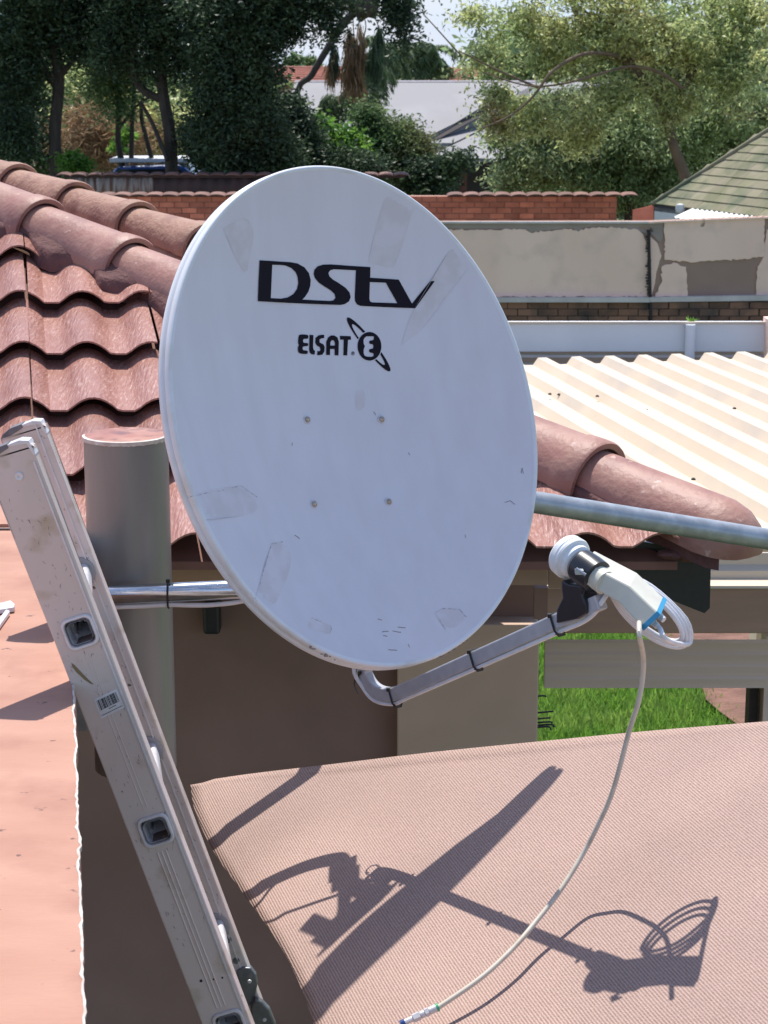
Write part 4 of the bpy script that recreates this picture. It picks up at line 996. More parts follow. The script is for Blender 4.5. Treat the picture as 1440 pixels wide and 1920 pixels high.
# tiny weed on the gutter
def spray(name, base, n, L, mat_, seed, up=1., wd=.25, curve=.3, **kw):
    rs = np.random.default_rng(seed); th = rs.uniform(0, 2*math.pi, n); D = np.c_[np.cos(th)*rs.uniform(.3, 1, n), np.sin(th)*rs.uniform(.3, 1, n), rs.uniform(.3, 1.2, n)*up]
    P = np.repeat(np.array([tuple(base)]), n, 0) + rs.normal(0, L*.1, (n, 3))
    return leaf_mesh(name, P, D, rs.normal(size=(n, 3)), L*rs.uniform(.6, 1, n), L*wd*rs.uniform(.6, 1, n), mat_, **kw)
spray('small_weed', W(1296, 606, GY+.03), 22, .05, M['leaf_bright'], 3, label='tiny bright green weed growing in the white gutter', cat='weed')

# ================================================================ BOUNDARY WALL (plastered) at 22 m
BY = 22.0
bw = thing('boundary_wall', 'long peach plastered boundary wall with patched render and stained bricks at its foot', 'wall', (3, BY, -H))
ang = math.atan2(.8, 4.5)
def BWp(px, py, dy=0):                    # wall face bends slightly away to the right of the black pipe
    x = (px-720)/F
    p = W(px, py, BY)
    if px > 1216:
        n = V((-math.sin(.16), math.cos(.16), 0)); n2 = V((-.16, 1, 0)).normalized(); p0 = W(1216, py, BY); p = WP(px, py, p0, n2)
    return p + V((0, dy, 0))
def wplate(name, pts, mat_, th=.02, dy=0, par=bw, **k):
    return MB().prism([BWp(x, y, dy-th) for x, y in pts], (0, th, 0)).build(name, mat_, par, **k)
wplate('base_wall', [(640, 418), (1216, 417), (1216, 600), (640, 600)], M['bare'], .3, .3)
wplate('base_wall', [(1216, 417), (1700, 398), (1700, 600), (1216, 600)], M['bare'], .3, .3)
MB().box((4, BY+.2, -3.6), (14, .25, 1.3)).build('footing', M['bare'], bw)
def rag(pts, amp=1.6, n=7, seed=0):
    rs = random.Random(seed); o = []
    for i in range(len(pts)):
        a, b = pts[i], pts[(i+1) % len(pts)]; L_ = math.hypot(a[0]-b[0], a[1]-b[1]); m = max(1, int(L_/5))
        for k in range(m):
            t = k/m; o.append((lerp(a[0], b[0], t)+rs.uniform(-amp, amp)*(k > 0), lerp(a[1], b[1], t)+rs.uniform(-amp, amp)*(k > 0)))
    return o
wplate('plaster_patch', rag([(640, 428), (890, 431), (985, 430), (995, 436), (1070, 428), (1084, 434), (1098, 427), (1150, 426), (1195, 430), (1206, 440), (1213, 470), (1214, 556), (640, 557)], 1.9, seed=1), M['plaster'], .02)
wplate('plaster_patch', rag([(1217, 442), (1232, 455), (1240, 480), (1232, 505), (1228, 525), (1222, 552), (1217, 555)], 1, seed=2), M['plaster'], .02)
wplate('plaster_patch', rag([(1245, 420), (1247, 414), (1432, 406), (1434, 480), (1400, 486), (1340, 488), (1300, 492), (1246, 487)], 1.9, seed=3), M['plaster'], .02)
wplate('plaster_patch', rag([(1240, 500), (1262, 492), (1286, 500), (1288, 556), (1228, 556), (1240, 530)], 1.9, seed=4), M['plaster'], .02)
wplate('plaster_patch', rag([(1437, 430), (1520, 425), (1520, 552), (1416, 555), (1420, 500), (1432, 480)], 1.2, seed=5), M['plaster'], .02)
wplate('coping_band', rag([(640, 418), (1216, 416.5), (1243, 416), (1243, 445), (1238, 455), (1222, 440), (1150, 425), (1095, 426), (1084, 433), (1070, 427), (995, 435), (985, 429), (640, 428)], .6, seed=6), M['grime'], .012)
wplate('top_edge', [(640, 415), (1216, 415), (1216, 418.5), (640, 418.5)], M['ledge'], .04)
wplate('top_edge', [(1216, 415), (1700, 396), (1700, 399), (1216, 418.5)], M['plaster'], .04)
wplate('ledge', [(640, 557), (1216, 556), (1216, 565), (640, 565)], M['ledge'], .10, .0)
wplate('ledge', [(1217, 556), (1700, 548), (1700, 559), (1217, 565)], M['ledge'], .08, .0)
mb = MB(); mb.tube([BWp(1215, 432, -.06), BWp(1217, 520, -.06), BWp(1219, 602, -.06)], .018, 8)
rs = random.Random(5)
for k in range(22): mb.box(BWp(1215+rs.uniform(-3, 1), 432+k*5.5, -.06), (rs.uniform(.015, .05), .02, rs.uniform(.01, .03)))
mb.build('drain_pipe', M['black_pipe'], label='thin black tar streaked pipe running down the plastered boundary wall', cat='pipe')
# stained bricks below the ledge
wplate('mortar_bed', [(900, 563), (1219, 563), (1219, 604), (900, 604)], M['oldmortar'], .03, .0)
wplate('mortar_bed', [(1219, 563), (1600, 556), (1600, 600), (1219, 604)], M['oldmortar'], .03, .0)
bk = MB().box((0, 0, 0), (.219, .04, .072)); BK = mesh_of(bk, 'brick', M['oldbrick'])
cz = 3600/22.0
for r_ in range(3):
    for k in range(-1, 15):
        px = 970 + k*37.6 + (18.8 if r_ % 2 else 0); py = 571.5 + r_*13.2
        if px > 1480: continue
        p = BWp(px, py, -.035 + random.uniform(-.006, .006)); o = inst(BK, 'brick', bw, p, (0, random.uniform(-.01, .01), 0.16 if px > 1216 else 0))

# ================================================================ RED BRICK WALL at 30 m
QY = 30.0
rw = thing('red_brick_wall', 'red face brick garden wall with scalloped coping tiles beyond the plastered wall', 'wall', (0, QY, -H))
t0 = W(140, 368, QY); t1 = W(1157, 368, QY)
MB().box(((t0.x+t1.x)/2, QY+.12, (t0.z-H)/2), (t1.x-t0.x, .2, H+t0.z)).build('wall_core', M['redmortar'], rw)
bx, bz = .232, .0862; BR_ = mesh_of(MB().box((0, 0, 0), (.220, .03, .074)), 'brick', M['redbrick']); BH = mesh_of(MB().box((0, 0, 0), (.104, .03, .074)), 'brick_half', M['redbrick'])
zt = t0.z - .045; nb_ = 0
mid = MB()
for r_ in range(5):
    z = zt - r_*bz; x = t1.x - .115 - (bx/2 if r_ % 2 else 0)
    if r_ % 2: inst(BH, 'brick', rw, V((t1.x-.054, QY+.012, z)))
    while x > t0.x:
        px = 720 + F*x/(QY*cp - z*sp); lim = {0: (0, 860), 1: (0, 860)}
        vis = (860 < px) or (150 < px < 445 and (r_ < 4))
        p = V((x, QY+.012+random.uniform(-.004, .004), z))
        if vis: inst(BR_, 'brick', rw, p); nb_ += 1
        else: mid.box(p, (.22, .03, .074))
        x -= bx
mid.build('hidden_bricks', M['redbrick'], rw, kind='stuff')
# coping tiles: overlapping humps
mb = MB(); prf = []
n = 8; vs = []; fs = []
for y in (-.09, .24):
    for i in range(n+1): a = math.pi*i/n; vs.append(V((-math.cos(a)*.125, y, math.sin(a)*.020 + (-.006 if y < 0 else .012))))
    for i in range(n+1): a = math.pi*i/n; vs.append(V((-math.cos(a)*.125, y, math.sin(a)*.035 - .012 + (.01 if y < 0 else .03))))
m = n+1
for i in range(n): fs += [(i, i+1, 2*m+i+1, 2*m+i), (m+i+1, m+i, 3*m+i, 3*m+i+1), (i+1, i, m+i, m+i+1)]
CT = mesh_of(mb.add(vs, fs), 'coping_tile', M['coping'], True)
x = t0.x
while x < W(1190, 366, QY).x:
    px = 720 + F*x/(QY*cp - t0.z*sp)
    if px < 445 or px > 850: inst(CT, 'coping_tile', rw, V((x, QY, t0.z+.005)), (0, random.uniform(-.05, .05), 0))
    x += .245

# fence of metal sheets at far left, behind the brick wall
SY = 33.0
sf = thing('sheet_fence', 'rusty white corrugated sheet fence beside a dark sheet fence under the dark trees', 'fence', (-4, SY, -H))
def corr(x0, x1, y0, y1, Y, per, amp, mat_, name, par):
    a = W(x0, y0, Y); b = W(x1, y1, Y); n = int((b.x-a.x)/per*6); mb = MB(); vs = []; fs = []
    for i in range(n+1):
        x = lerp(a.x, b.x, i/n); d = amp*math.sin(i*math.pi/3)
        vs += [V((x, Y+d, a.z)), V((x, Y+d, b.z))]
        if i: fs.append((2*i-2, 2*i-1, 2*i+1, 2*i))
    return mb.add(vs, fs).build(name, mat_, par, solid=.003, smooth=True)
corr(130, 288, 333, 375, SY, .10, .02, M['rust'], 'rusty_sheet', sf)
corr(288, 700, 333, 375, SY+.02, .20, .02, M['darkfence'], 'dark_sheet', sf)
a = W(120, 328, SY); b = W(760, 333, SY)
MB().box(((a.x+b.x)/2, SY, (a.z+b.z)/2), (b.x-a.x, .06, .05)).build('top_rail', M['darkfence'], sf)
x = a.x
while x < b.x:
    px = 720 + F*x/(SY*cp - a.z*sp)
    inst(CT, 'coping_tile', sf, V((x, SY, a.z-.01)), (0, random.uniform(-.05, .05), 0)); x += .26
MB().box((-2.0, SY+.1, (W(0, 375, SY).z-H)/2), (8, .05, H+W(0, 375, SY).z)).build('lower_wall', M['darkfence'], sf)

# ================================================================ MOSSY COTTAGE on the right
ct = thing('mossy_cottage', 'small pinkish cottage with moss covered shingle roof at the right edge', 'cottage', (6, 25, -H))
ZE = -1.75
E0 = WZ(1226, 384, ZE); E1_ = WZ(1470, 414, ZE); ev = (E1_-E0); ev.z = 0; ev.normalize(); pv = V((-ev.y, ev.x, 0))
if pv.x < 0: pv = -pv
SL = .93; sln = math.sqrt(1+SL*SL)
def CR(s_, u, dz=0): return E0 + ev*s_ + pv*(u/sln) + V((0, 0, SL*u/sln + dz))
roww = .145; SHM = mesh_of(MB().prism([V((0, 0, .012)), V((.275, 0, .012)), V((.275, .2, -.004)), V((0, .2, -.004))], (0, 0, -.022)), 'shingle', M['moss'])
Mr = Matrix((ev, (pv + V((0, 0, SL))).normalized(), ev.cross((pv + V((0, 0, SL))).normalized()))).transposed()
if Mr.determinant() < 0: pass
rot = Mr.to_euler()
for r_ in range(15):
    u = r_*roww; smin = u/sln
    s_ = smin - .05 + (.12 if r_ % 2 else 0)
    while s_ < 3.3:
        inst(SHM, 'shingle', ct, CR(s_, u, .012), (rot.x+random.uniform(-.02, .02), rot.y, rot.z)); s_ += .278
cut = [CR(0, 0, -.02), CR(3.6, 0, -.02), CR(3.6, 2.2, -.02), CR(2.2/sln, 2.2, -.02)]
MB().prism(cut, (0, 0, -.06)).build('roof_deck', M['darkwall'], ct)
top = CR(2.2/sln, 2.2, -.02); topr = CR(3.6, 2.2, -.02)
MB().add([CR(0, 0, -.02), top, top + pv*2.5 + V((0, 0, -1.6)), E0 + pv*3.2], [(0, 1, 2, 3)]).build('hip_slope', M['moss'], ct)
# hip edge trim
MB().tube([CR(-.02, -.02, .02), lerp(CR(0, 0, .02), top + V((0, 0, .04)), .5), top + V((0, 0, .04))], .035, 8).build('hip_trim', M['moss'], ct)
bb0 = E0 + pv*.25 + ev*.2; bb1 = E1_ + pv*.25
MB().prism([bb0 + V((0, 0, -.05)), bb1 + V((0, 0, -.05)), V((bb1.x, bb1.y, -H)), V((bb0.x, bb0.y, -H))], pv*.2).build('cottage_wall', M['pinkwall'], ct)
wb0 = E0 + ev*.02; wb1 = E0 + ev*.85
MB().prism([wb0 + V((0, 0, -.03)), wb1 + V((0, 0, -.03)), wb1 + V((0, 0, -.26)), wb0 + V((0, 0, -.24))], pv*.03).build('white_fascia', M['whitewall'], ct)
MB().prism([E0 + pv*.1 + V((-.35, .1, -.08)), E0 + V((0, 0, -.0)), E0 + V((0, 0, -.3)), E0 + pv*.1 + V((-.35, .1, -.3))], (0, .02, 0)).build('red_barge_board', M['redbrick'], ct)
mb = MB(); vs = []; fs = []; n = 90
for i in range(n+1):
    s_ = .95 + 2.3*i/n; d = .008*math.sin(i*math.pi/2.2)
    vs += [E0 + ev*s_ - pv*.28 + V((0, 0, -.09-.02*i/n + d)), E0 + ev*s_ + pv*.05 + V((0, 0, .035 + d))]
    if i: fs.append((2*i-2, 2*i-1, 2*i+1, 2*i))
mb.add(vs, fs).build('corrugated_awning', M['zincsheet'], ct, solid=.004)
lm = W(1275, 391, (E0+ev*.5).y-.35)
l_ = MB().lathe([(.01, -.07), (.05, -.05), (.062, 0), (.05, .05), (.01, .065)], lm, (0, 0, 1), 14).build('globe_lamp', M['whitewall'], smooth=True, label='small white globe lamp under the mossy cottage eave', cat='lamp')

# ================================================================ FAR HOUSES
gh = thing('grey_roof_house', 'wide house with plain pale grey pitched roof between the trees', 'house', (-.5, 52, -H))
ra, rb = W(553, 154, 54), W(1010, 154, 54); ea, eb = W(520, 268, 47), W(792, 268, 47); ec = W(1010, 180, 50)
MB().prism([ra, rb, eb + (rb-ra)*.25, eb, ea], (0, 0, -.12)).build('roof', M['grey_roof'], gh)
MB().tube([ra, rb], .05, 6).build('ridge_capping', M['ledge'], gh)
MB().prism([W(790, 262, 47.2), W(925, 195, 49), W(930, 203, 49), W(800, 272, 47)], (0, .1, -.02)).build('valley_fascia', M['darkwall'], gh)
MB().add([eb, W(910, 196, 49), rb + V((2, 0, 0)), rb], [(0, 1, 2, 3)]).build('roof', M['grey_roof'], gh)
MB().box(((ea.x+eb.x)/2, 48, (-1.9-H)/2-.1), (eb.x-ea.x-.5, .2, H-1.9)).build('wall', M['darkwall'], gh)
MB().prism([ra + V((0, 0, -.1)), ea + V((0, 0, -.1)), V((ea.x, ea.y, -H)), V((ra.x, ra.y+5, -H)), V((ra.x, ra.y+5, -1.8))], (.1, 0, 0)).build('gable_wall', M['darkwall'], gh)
sh = thing('grey_outbuilding', 'low outbuilding with small grey roof and red brick pillar behind the shrubs', 'outbuilding', (2.2, 42, -H))
p = [W(806, 293, 41.5), W(905, 244, 44), W(1000, 250, 44), W(985, 300, 41)]
MB().prism(p, (0, 0, -.08)).build('roof', M['grey_roof'], sh)
MB().prism([W(803, 291, 41.5), W(905, 241, 44), W(906, 246, 44), W(810, 297, 41.4)], (0, .1, -.02)).build('barge_board', M['darkwall'], sh)
a = W(812, 302, 42); b = W(985, 302, 42)
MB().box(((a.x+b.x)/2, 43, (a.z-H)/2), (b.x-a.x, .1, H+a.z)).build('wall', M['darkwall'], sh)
a = W(861, 310, 41.6); b = W(876, 310, 41.6)
MB().box(((a.x+b.x)/2, 41.7, (a.z-H)/2), (b.x-a.x, .25, H+a.z)).build('brick_pillar', mat('dull_brick', (.18, .07, .05), (.12, .05, .04), 6, .9), sh)
a = W(790, 342, 41.6); b = W(862, 362, 41.6)
MB().box(((a.x+b.x)/2, 41.8, (a.z-H)/2), (b.x-a.x, .1, H+a.z)).build('low_wall', mat('grey_block', (.1, .1, .11), None, 1, .9), sh)
def far_roof(name, label, x0, x1, y0, y1, Y, nr=9, wallmat=None):
    t = thing(name, label, 'house', (W((x0+x1)/2, y1, Y).x, Y+2, -H))
    a, b = W(x0+6, y0, Y+3), W(x1-6, y0, Y+3); c, d = W(x1, y1, Y), W(x0, y1, Y)
    for r_ in range(nr):
        u0, u1 = r_/nr, (r_+1)/nr
        p = [lerp(d, a, u0), lerp(c, b, u0), lerp(c, b, u1), lerp(d, a, u1)]
        q = V((0, 0, .05)); MB().prism([p[0]+q, p[1]+q, p[2], p[3]], (0, 0, -.06)).build('tile_course', M['terra_roof'], t)
    MB().box(((c.x+d.x)/2, Y+.6, (c.z-H)/2-.05), (c.x-d.x-.6, .2, H+c.z)).build('wall', wallmat or M['pinkwall'], t)
    MB().box(((c.x+d.x)/2, Y+3.2, (c.z-H)/2-.05), (c.x-d.x-.6, .2, H+c.z)).build('wall', wallmat or M['pinkwall'], t)
    return t
far_roof('terracotta_house', 'distant house with orange terracotta tiled roof left of the leaning trunk', 470, 648, 124, 156, 66)
far_roof('terracotta_house', 'distant terracotta roofed house half hidden behind the right hand tree', 790, 960, 126, 156, 72)
far_roof('terracotta_house', 'pinkish house with terracotta roof glimpsed through the left trees', 40, 200, 90, 190, 62)

# ================================================================ CARS behind the fence
def car_(name, label, px, py, Y, body, L_=3.9, roofwhite=False):
    base = W(px, py, Y); t = thing(name, label, 'car', (base.x, Y, -H), 'cars parked under the trees')
    z = -H; s = L_/4
    prof = [(-2, .35), (-2, .8), (-1.75, .92), (-1.2, .98), (-.75, 1.42), (.7, 1.45), (1.35, 1.0), (1.95, .88), (2, .6), (2, .35), (-2, .35)][:-1]
    P = [V((base.x + x*s, Y-.8, z + zz)) for x, zz in prof]
    MB().prism(P, (0, 1.6, 0)).build('body', body, t, bevel=.08)
    g = [(-1.12, 1.0), (-.72, 1.36), (.62, 1.38), (1.2, 1.02)]
    MB().prism([V((base.x+x*s, Y-.815, z+zz)) for x, zz in g], (0, .02, 0)).build('side_window', M['glass'], t)
    for wx in (-1.25, 1.25):
        w = MB().lathe([(.31, -.1), (.31, .1)], V((base.x+wx*s, Y-.78, z+.31)), (0, 1, 0), 20).build('wheel', M['rubber'], t, smooth=True)
        MB().lathe([(.18, -.11), (.16, -.105)], V((base.x+wx*s, Y-.78, z+.31)), (0, 1, 0), 16).build('rim', M['alu_light'], w, smooth=True)
    if roofwhite: MB().box((base.x, Y, z+1.52), (1.6, 1.2, .08)).build('roof_load', M['gutter'], t, bevel=.02)
    return t
def rise(o, dz): o.location.z += dz
c_ = car_('parked_car', 'dark blue car with white load on its roof parked between the tree trunks', 292, 330, 37.5, M['carblue'], 3.4, True); rise(c_, 1.0)
c_ = car_('parked_car', 'pale blue car parked low behind the rusty sheet fence', 205, 330, 37.8, M['carpale'], 3.4); rise(c_, .72)
MB().box((-5.5, 40, -H+.25), (14, 8, .55)).build('yard_terrace', M['ground'], kind='structure')

# ================================================================ VEGETATION
def crown(name, blobs, n, leaf, mat_, parent, seed, droop=.3, clump=.32, wd=.42, shell=.45):
    """blobs: (centre Vector, radii tuple, weight). leaves gathered in clumps through the volume."""
    rs = np.random.default_rng(seed); Ps = []; w = np.array([b[2] for b in blobs], float); w /= w.sum()
    for (c, r, _), ww in zip(blobs, w):
        m = int(n*ww); nc = max(4, m//70)
        d = rs.normal(size=(nc, 3)); d /= np.linalg.norm(d, axis=1)[:, None]; rad = rs.uniform(shell, 1, nc)[:, None]
        cc_ = np.array(tuple(c)) + d*rad*np.array(r)
        idx = rs.integers(0, nc, m); sz = rs.uniform(.5, 1.3, nc)[idx][:, None]
        Ps.append(cc_[idx] + rs.normal(size=(m, 3))*clump*sz*np.array([1, 1, .7]))
    P = np.vstack(Ps); n = len(P)
    D = rs.normal(size=(n, 3)); D[:, 2] = D[:, 2]*.6 - droop
    return leaf_mesh(name, P, D, rs.normal(size=(n, 3)), leaf*rs.uniform(.6, 1.3, n), leaf*wd*rs.uniform(.7, 1.2, n), mat_, parent=parent)
def branches(paths, mat_, parent, name='trunk'):
    for pts, r0, r1 in paths:
        pts = smooth_path(pts, 4); n = len(pts); MB().tube(pts, [lerp(r0, r1, i/(n-1)) for i in range(n)], 9).build(name, mat_, parent, smooth=True); name = 'branch'
def pp(l, Y): return [W(x, y, Y + (0 if len(q) < 3 else 0)) for q in l for (x, y) in [q[:2]]]
# --- left dark trees
def tree(name, label, Y, base_px, trunks, blobs, n, leaf, mat_, bark, seed, cat='tree', group=None, **kw):
    b = W(*base_px, Y); t = thing(name, label, cat, (b.x, Y, -H), group)
    first = True
    for pts, r0, r1 in trunks:
        P = [W(x, y, Y + (dy[0] if dy else 0)) for (x, y, *dy) in pts]
        if first: P = [V((P[0].x, P[0].y, -H))] + P
        P = smooth_path(P, 4); m = len(P)
        MB().tube(P, [lerp(r0, r1, i/(m-1)) for i in range(m)], 9).build('trunk' if first else 'branch', bark, t, smooth=True); first = False
    mpx = Y/F
    B = [(W(x, y, Y + (dd[0] if dd else 0)), (rx*mpx, (rx+ry)*.5*mpx*1.3, ry*mpx), rx*ry) for (x, y, rx, ry, *dd) in blobs]
    crown('crown', B, n, leaf, mat_, t, seed, **kw)
    return t
tree('dark_tree', 'dark evergreen tree with thick single trunk at the far left', 36, (105, 330),
     [([(105, 330), (103, 240), (110, 150), (98, 60), (90, -60)], .13, .09), ([(108, 170), (60, 90), (20, 20)], .06, .03), ([(108, 150), (160, 80), (200, 10)], .06, .03)],
     [(30, 60, 70, 90), (110, 10, 90, 60), (30, 190, 42, 80), (25, 270, 40, 40), (150, 60, 45, 50), (80, -60, 160, 70), (205, 60, 50, 50)], 52000, .10, M['leaf_dark'], M['bark'], 1, clump=.22)
tree('dark_tree', 'dark evergreen tree with forked trunk leaning over the blue car', 35, (322, 330),
     [([(322, 340), (318, 250), (306, 180), (300, 110), (305, 40), (300, -60)], .13, .08), ([(300, 185), (270, 170), (252, 140), (250, 70), (262, 0)], .08, .05), ([(314, 300, -.3), (285, 230), (262, 190)], .045, .03),
      ([(300, 120), (340, 60), (380, 0)], .05, .03)],
     [(250, 30, 75, 50), (330, 50, 60, 60), (290, -40, 130, 60), (205, 95, 35, 40), (345, 120, 24, 40), (352, 250, 16, 40), (285, 120, 40, 25)], 30000, .095, M['leaf_dark'], M['bark'], 2, clump=.19)
tree('dark_tree', 'dense dark evergreen tree filling the sky left of the leaning trunk', 34, (440, 330),
     [([(425, 340), (420, 250), (400, 150), (395, 60), (405, -50)], .16, .10), ([(400, 120), (450, 60), (500, 10)], .06, .03), ([(405, -50), (520, -90), (650, -110), (740, -60), (752, 0)], .07, .03), ([(520, -90), (580, -40), (600, 60)], .05, .02)],
     [(440, 190, 62, 90), (410, 90, 60, 80), (480, 250, 60, 70), (430, 290, 65, 50), (490, 90, 38, 80), (420, 10, 100, 50), (480, -40, 90, 50), (525, 45, 20, 34), (535, 290, 30, 30), (385, 250, 22, 60),
      (742, 10, 22, 28), (755, 45, 15, 30), (760, 72, 8, 20), (735, -20, 30, 30), (610, 20, 22, 22), (618, 60, 10, 26), (585, 0, 26, 20), (640, -5, 26, 16), (560, 10, 16, 40), (545, 62, 12, 22), (545, 30, 14, 40)], 82000, .095, M['leaf_dark'], M['bark'], 3, clump=.17)
tree('slim_tree', 'slim bare lower trunk with sparse leaves behind the rusty fence', 37, (223, 330),
     [([(230, 335), (222, 270), (222, 220), (224, 160), (230, 100)], .07, .04), ([(246, 300), (248, 220), (252, 160), (240, 110)], .05, .03), ([(224, 240), (255, 200), (285, 180)], .03, .02), ([(285, 300), (265, 220), (268, 180)], .05, .03)],
     [(200, 150, 30, 35), (225, 190, 20, 30), (255, 130, 25, 30), (200, 100, 40, 30)], 9000, .09, M['leaf_mid'], M['bark'], 4, clump=.25)
# sunlit understorey behind the trunks
def shrub(name, label, Y, blobs, n, leaf, mat_, seed, cat='shrub', **kw):
    c = W(blobs[0][0], blobs[0][1], Y); mpx = Y/F; t = thing(name, label, cat, (c.x, Y, -H))
    branches([([V((c.x, Y, -H)), W(blobs[0][0], blobs[0][1], Y)], .04, .02)], M['bark'], t, 'stem')
    B = [(W(x, y, Y), (rx*mpx, (rx+ry)*.6*mpx, ry*mpx), rx*ry) for (x, y, rx, ry) in blobs]
    crown('foliage', B, n, leaf, mat_, t, seed, **kw); return t
shrub('bright_shrub', 'small bright green shrub at the foot of the dark trunk on the left', 35, [(138, 303, 20, 16), (150, 312, 14, 10)], 2600, .10, M['leaf_bright'], 5, clump=.09, shell=.2)
shrub('dry_shrub', 'tangle of orange brown dry palm leaves behind the left trunks', 40, [(165, 240, 40, 50), (185, 280, 40, 40), (240, 260, 30, 45)], 5200, .26, M['leaf_dead'], 6, droop=.2, wd=.10, clump=.3, shell=.1)
shrub('sunlit_shrub', 'sunlit yellow green bush seen between the left trunks', 43, [(200, 190, 60, 60), (160, 170, 40, 50), (290, 240, 50, 50), (345, 270, 30, 50)], 14000, .16, M['leaf_olive'], 7, clump=.3, shell=.1)
shrub('yellow_plant', 'single patch of bright yellow green leaves between two slim trunks', 38.5, [(237, 252, 7, 10), (221, 270, 6, 9)], 160, .22, M['leaf_bright'], 8, clump=.06, shell=.1)
shrub('hedge', 'dark background hedge behind the left hand trees', 55, [(0, 200, 160, 120), (200, 230, 160, 100), (400, 230, 140, 110), (480, 250, 90, 80), (60, 100, 120, 80)], 42000, .30, M['leaf_mid'], 9, cat='hedge', clump=.5, shell=.1)
# leaning trunk with hanging dead fronds
lt = thing('leaning_tree', 'slender leaning tree trunk with dead brown fronds hanging from its crown', 'tree', (W(553, 200, 40).x, 40, -H))
P = [V((W(540, 230, 40).x, 40, -H)), W(553, 200, 40), W(585, 140, 40), W(622, 78, 40), W(652, 35, 40), W(690, 5, 40), W(720, -40, 40)]
MB().tube(smooth_path(P, 5), [lerp(.05, .10, i/30) for i in range(31)], 10).build('trunk', M['bark'], lt, smooth=True)
MB().tube(smooth_path([W(622, 78, 40), W(640, 30, 40), W(650, -30, 40)], 4), .035, 6).build('branch', M['bark'], lt, smooth=True)
lmp = lump(W(683, 8, 39.9), .30, 3, (1, 1, 1)); lmp.build('crown_boss', M['bark'], lt, smooth=True)
def frond_bundle(name, top, bot, n, w, mat_, parent, seed, leaf=.35):
    rs = np.random.default_rng(seed); a = np.array(tuple(top)); b = np.array(tuple(bot)); t = rs.random(n)**.7
    P = a + (b-a)*t[:, None] + rs.normal(size=(n, 3))*w*(.3+t[:, None])
    D = np.c_[rs.normal(0, .25, n), rs.normal(0, .25, n), -np.ones(n)] + (b-a)/np.linalg.norm(b-a)*.6
    return leaf_mesh(name, P, D, rs.normal(size=(n, 3)), leaf*rs.uniform(.6, 1.2, n), np.full(n, .02)*rs.uniform(.6, 1.5, n), mat_, parent=parent)
for (x0, y0, x1, y1, w, m_, sd, nn) in ((655, 50, 656, 150, .07, 'leaf_dead', 1, 1100), (664, 60, 672, 175, .05, 'leaf_dead', 2, 700), (676, 40, 678, 120, .05, 'leaf_dead', 3, 300), (713, 45, 700, 125, .07, 'leaf_dark', 4, 900), (628, 90, 618, 140, .05, 'leaf_dead', 5, 260), (622, 60, 628, 130, .05, 'leaf_dark', 15, 260)):
    frond_bundle('hanging_frond', W(x0, y0, 40), W(x1, y1, 40), nn, w, M[m_], lt, sd)
for (a, b, c) in (((655, 8), (650, 30), (653, 60)), ((664, 12), (662, 40), (664, 70)), ((680, 20), (686, 50), (680, 75)), ((694, 20), (706, 40), (712, 60)), ((676, 22), (670, 60), (668, 90)), ((700, 5), (715, 3), (730, 12))):
    MB().tube(smooth_path([W(*a, 40), W(*b, 40), W(*c, 40)], 4), .012, 5).build('stalk', M['bark2'], lt, smooth=True)
# palms
def palm(name, label, px, py, Y, nf, L_, mat_, seed, dead=0, wleaf=.02, hang=1.2):
    c = W(px, py, Y); t = thing(name, label, 'palm tree', (c.x, Y, -H)); rs = np.random.default_rng(seed)
    MB().tube([V((c.x-.1, Y, -H)), V((c.x-.05, Y, (c.z-H)/2)), c], [.11, .09, .08], 8).build('trunk', M['bark'], t, smooth=True)
    Ps, Ds, Ns = [], [], []
    for i in range(nf):
        a = rs.uniform(0, 2*math.pi); el = rs.uniform(-.2, 1.1); d = np.array([math.cos(a)*math.cos(el), math.sin(a)*math.cos(el), math.sin(el)]); p = np.array(tuple(c)); 
        stp = L_/14
        for k in range(14):
            d = d + np.array([0, 0, -.11*hang]); d /= np.linalg.norm(d); p = p + d*stp; m = 10
            Ps.append(np.repeat(p[None], m, 0) + rs.normal(0, .02, (m, 3))); side = np.cross(d, [0, 0, 1.]); side /= np.linalg.norm(side)+1e-6
            sg = rs.choice([-1, 1], m)[:, None]; Ds.append(side*sg*.8 + d*.5 + np.array([0, 0, -.8]) + rs.normal(0, .15, (m, 3))); Ns.append(rs.normal(size=(m, 3)))
    P = np.vstack(Ps); D = np.vstack(Ds); Nn = np.vstack(Ns); n = len(P)
    leaf_mesh('crown', P, D, Nn, L_*.28*rs.uniform(.6, 1.1, n), np.full(n, wleaf), mat_, parent=t)
    if dead: frond_bundle('dead_skirt', c, c + V((0, 0, -.9)), dead, .12, M['leaf_dead'], t, seed)
    return t
palm('palm_tree', 'feathery grey green palm behind the grey roof ridge', 792, 102, 62, 40, 1.2, M['leaf_palm'], 31, hang=1.3, wleaf=.05)
palm('palm_tree', 'tall palm with drooping leaves just right of the dead fronds', 722, 92, 58, 30, 1.0, M['leaf_palm'], 32, dead=120, wleaf=.04)
palm('palm_tree', 'palm with browning lower fronds in front of the grey roof', 694, 128, 44, 26, .75, M['leaf_palm'], 33, dead=260, hang=1.8)
palm('palm_tree', 'small round palm head standing before the grey roof', 630, 185, 42, 26, .55, M['leaf_palm'], 34, hang=2.2)
palm('palm_tree', 'low palm rising out of the shrubs below the dead fronds', 681, 172, 41, 20, .65, M['leaf_dark'], 35, hang=1.6)
MB().tube([W(681, 225, 41), W(679, 200, 41), W(676, 182, 41)], .05, 8).build('forked_stump', M['bark2'], label='pale forked palm stem rising out of the shrubs', cat='stem')
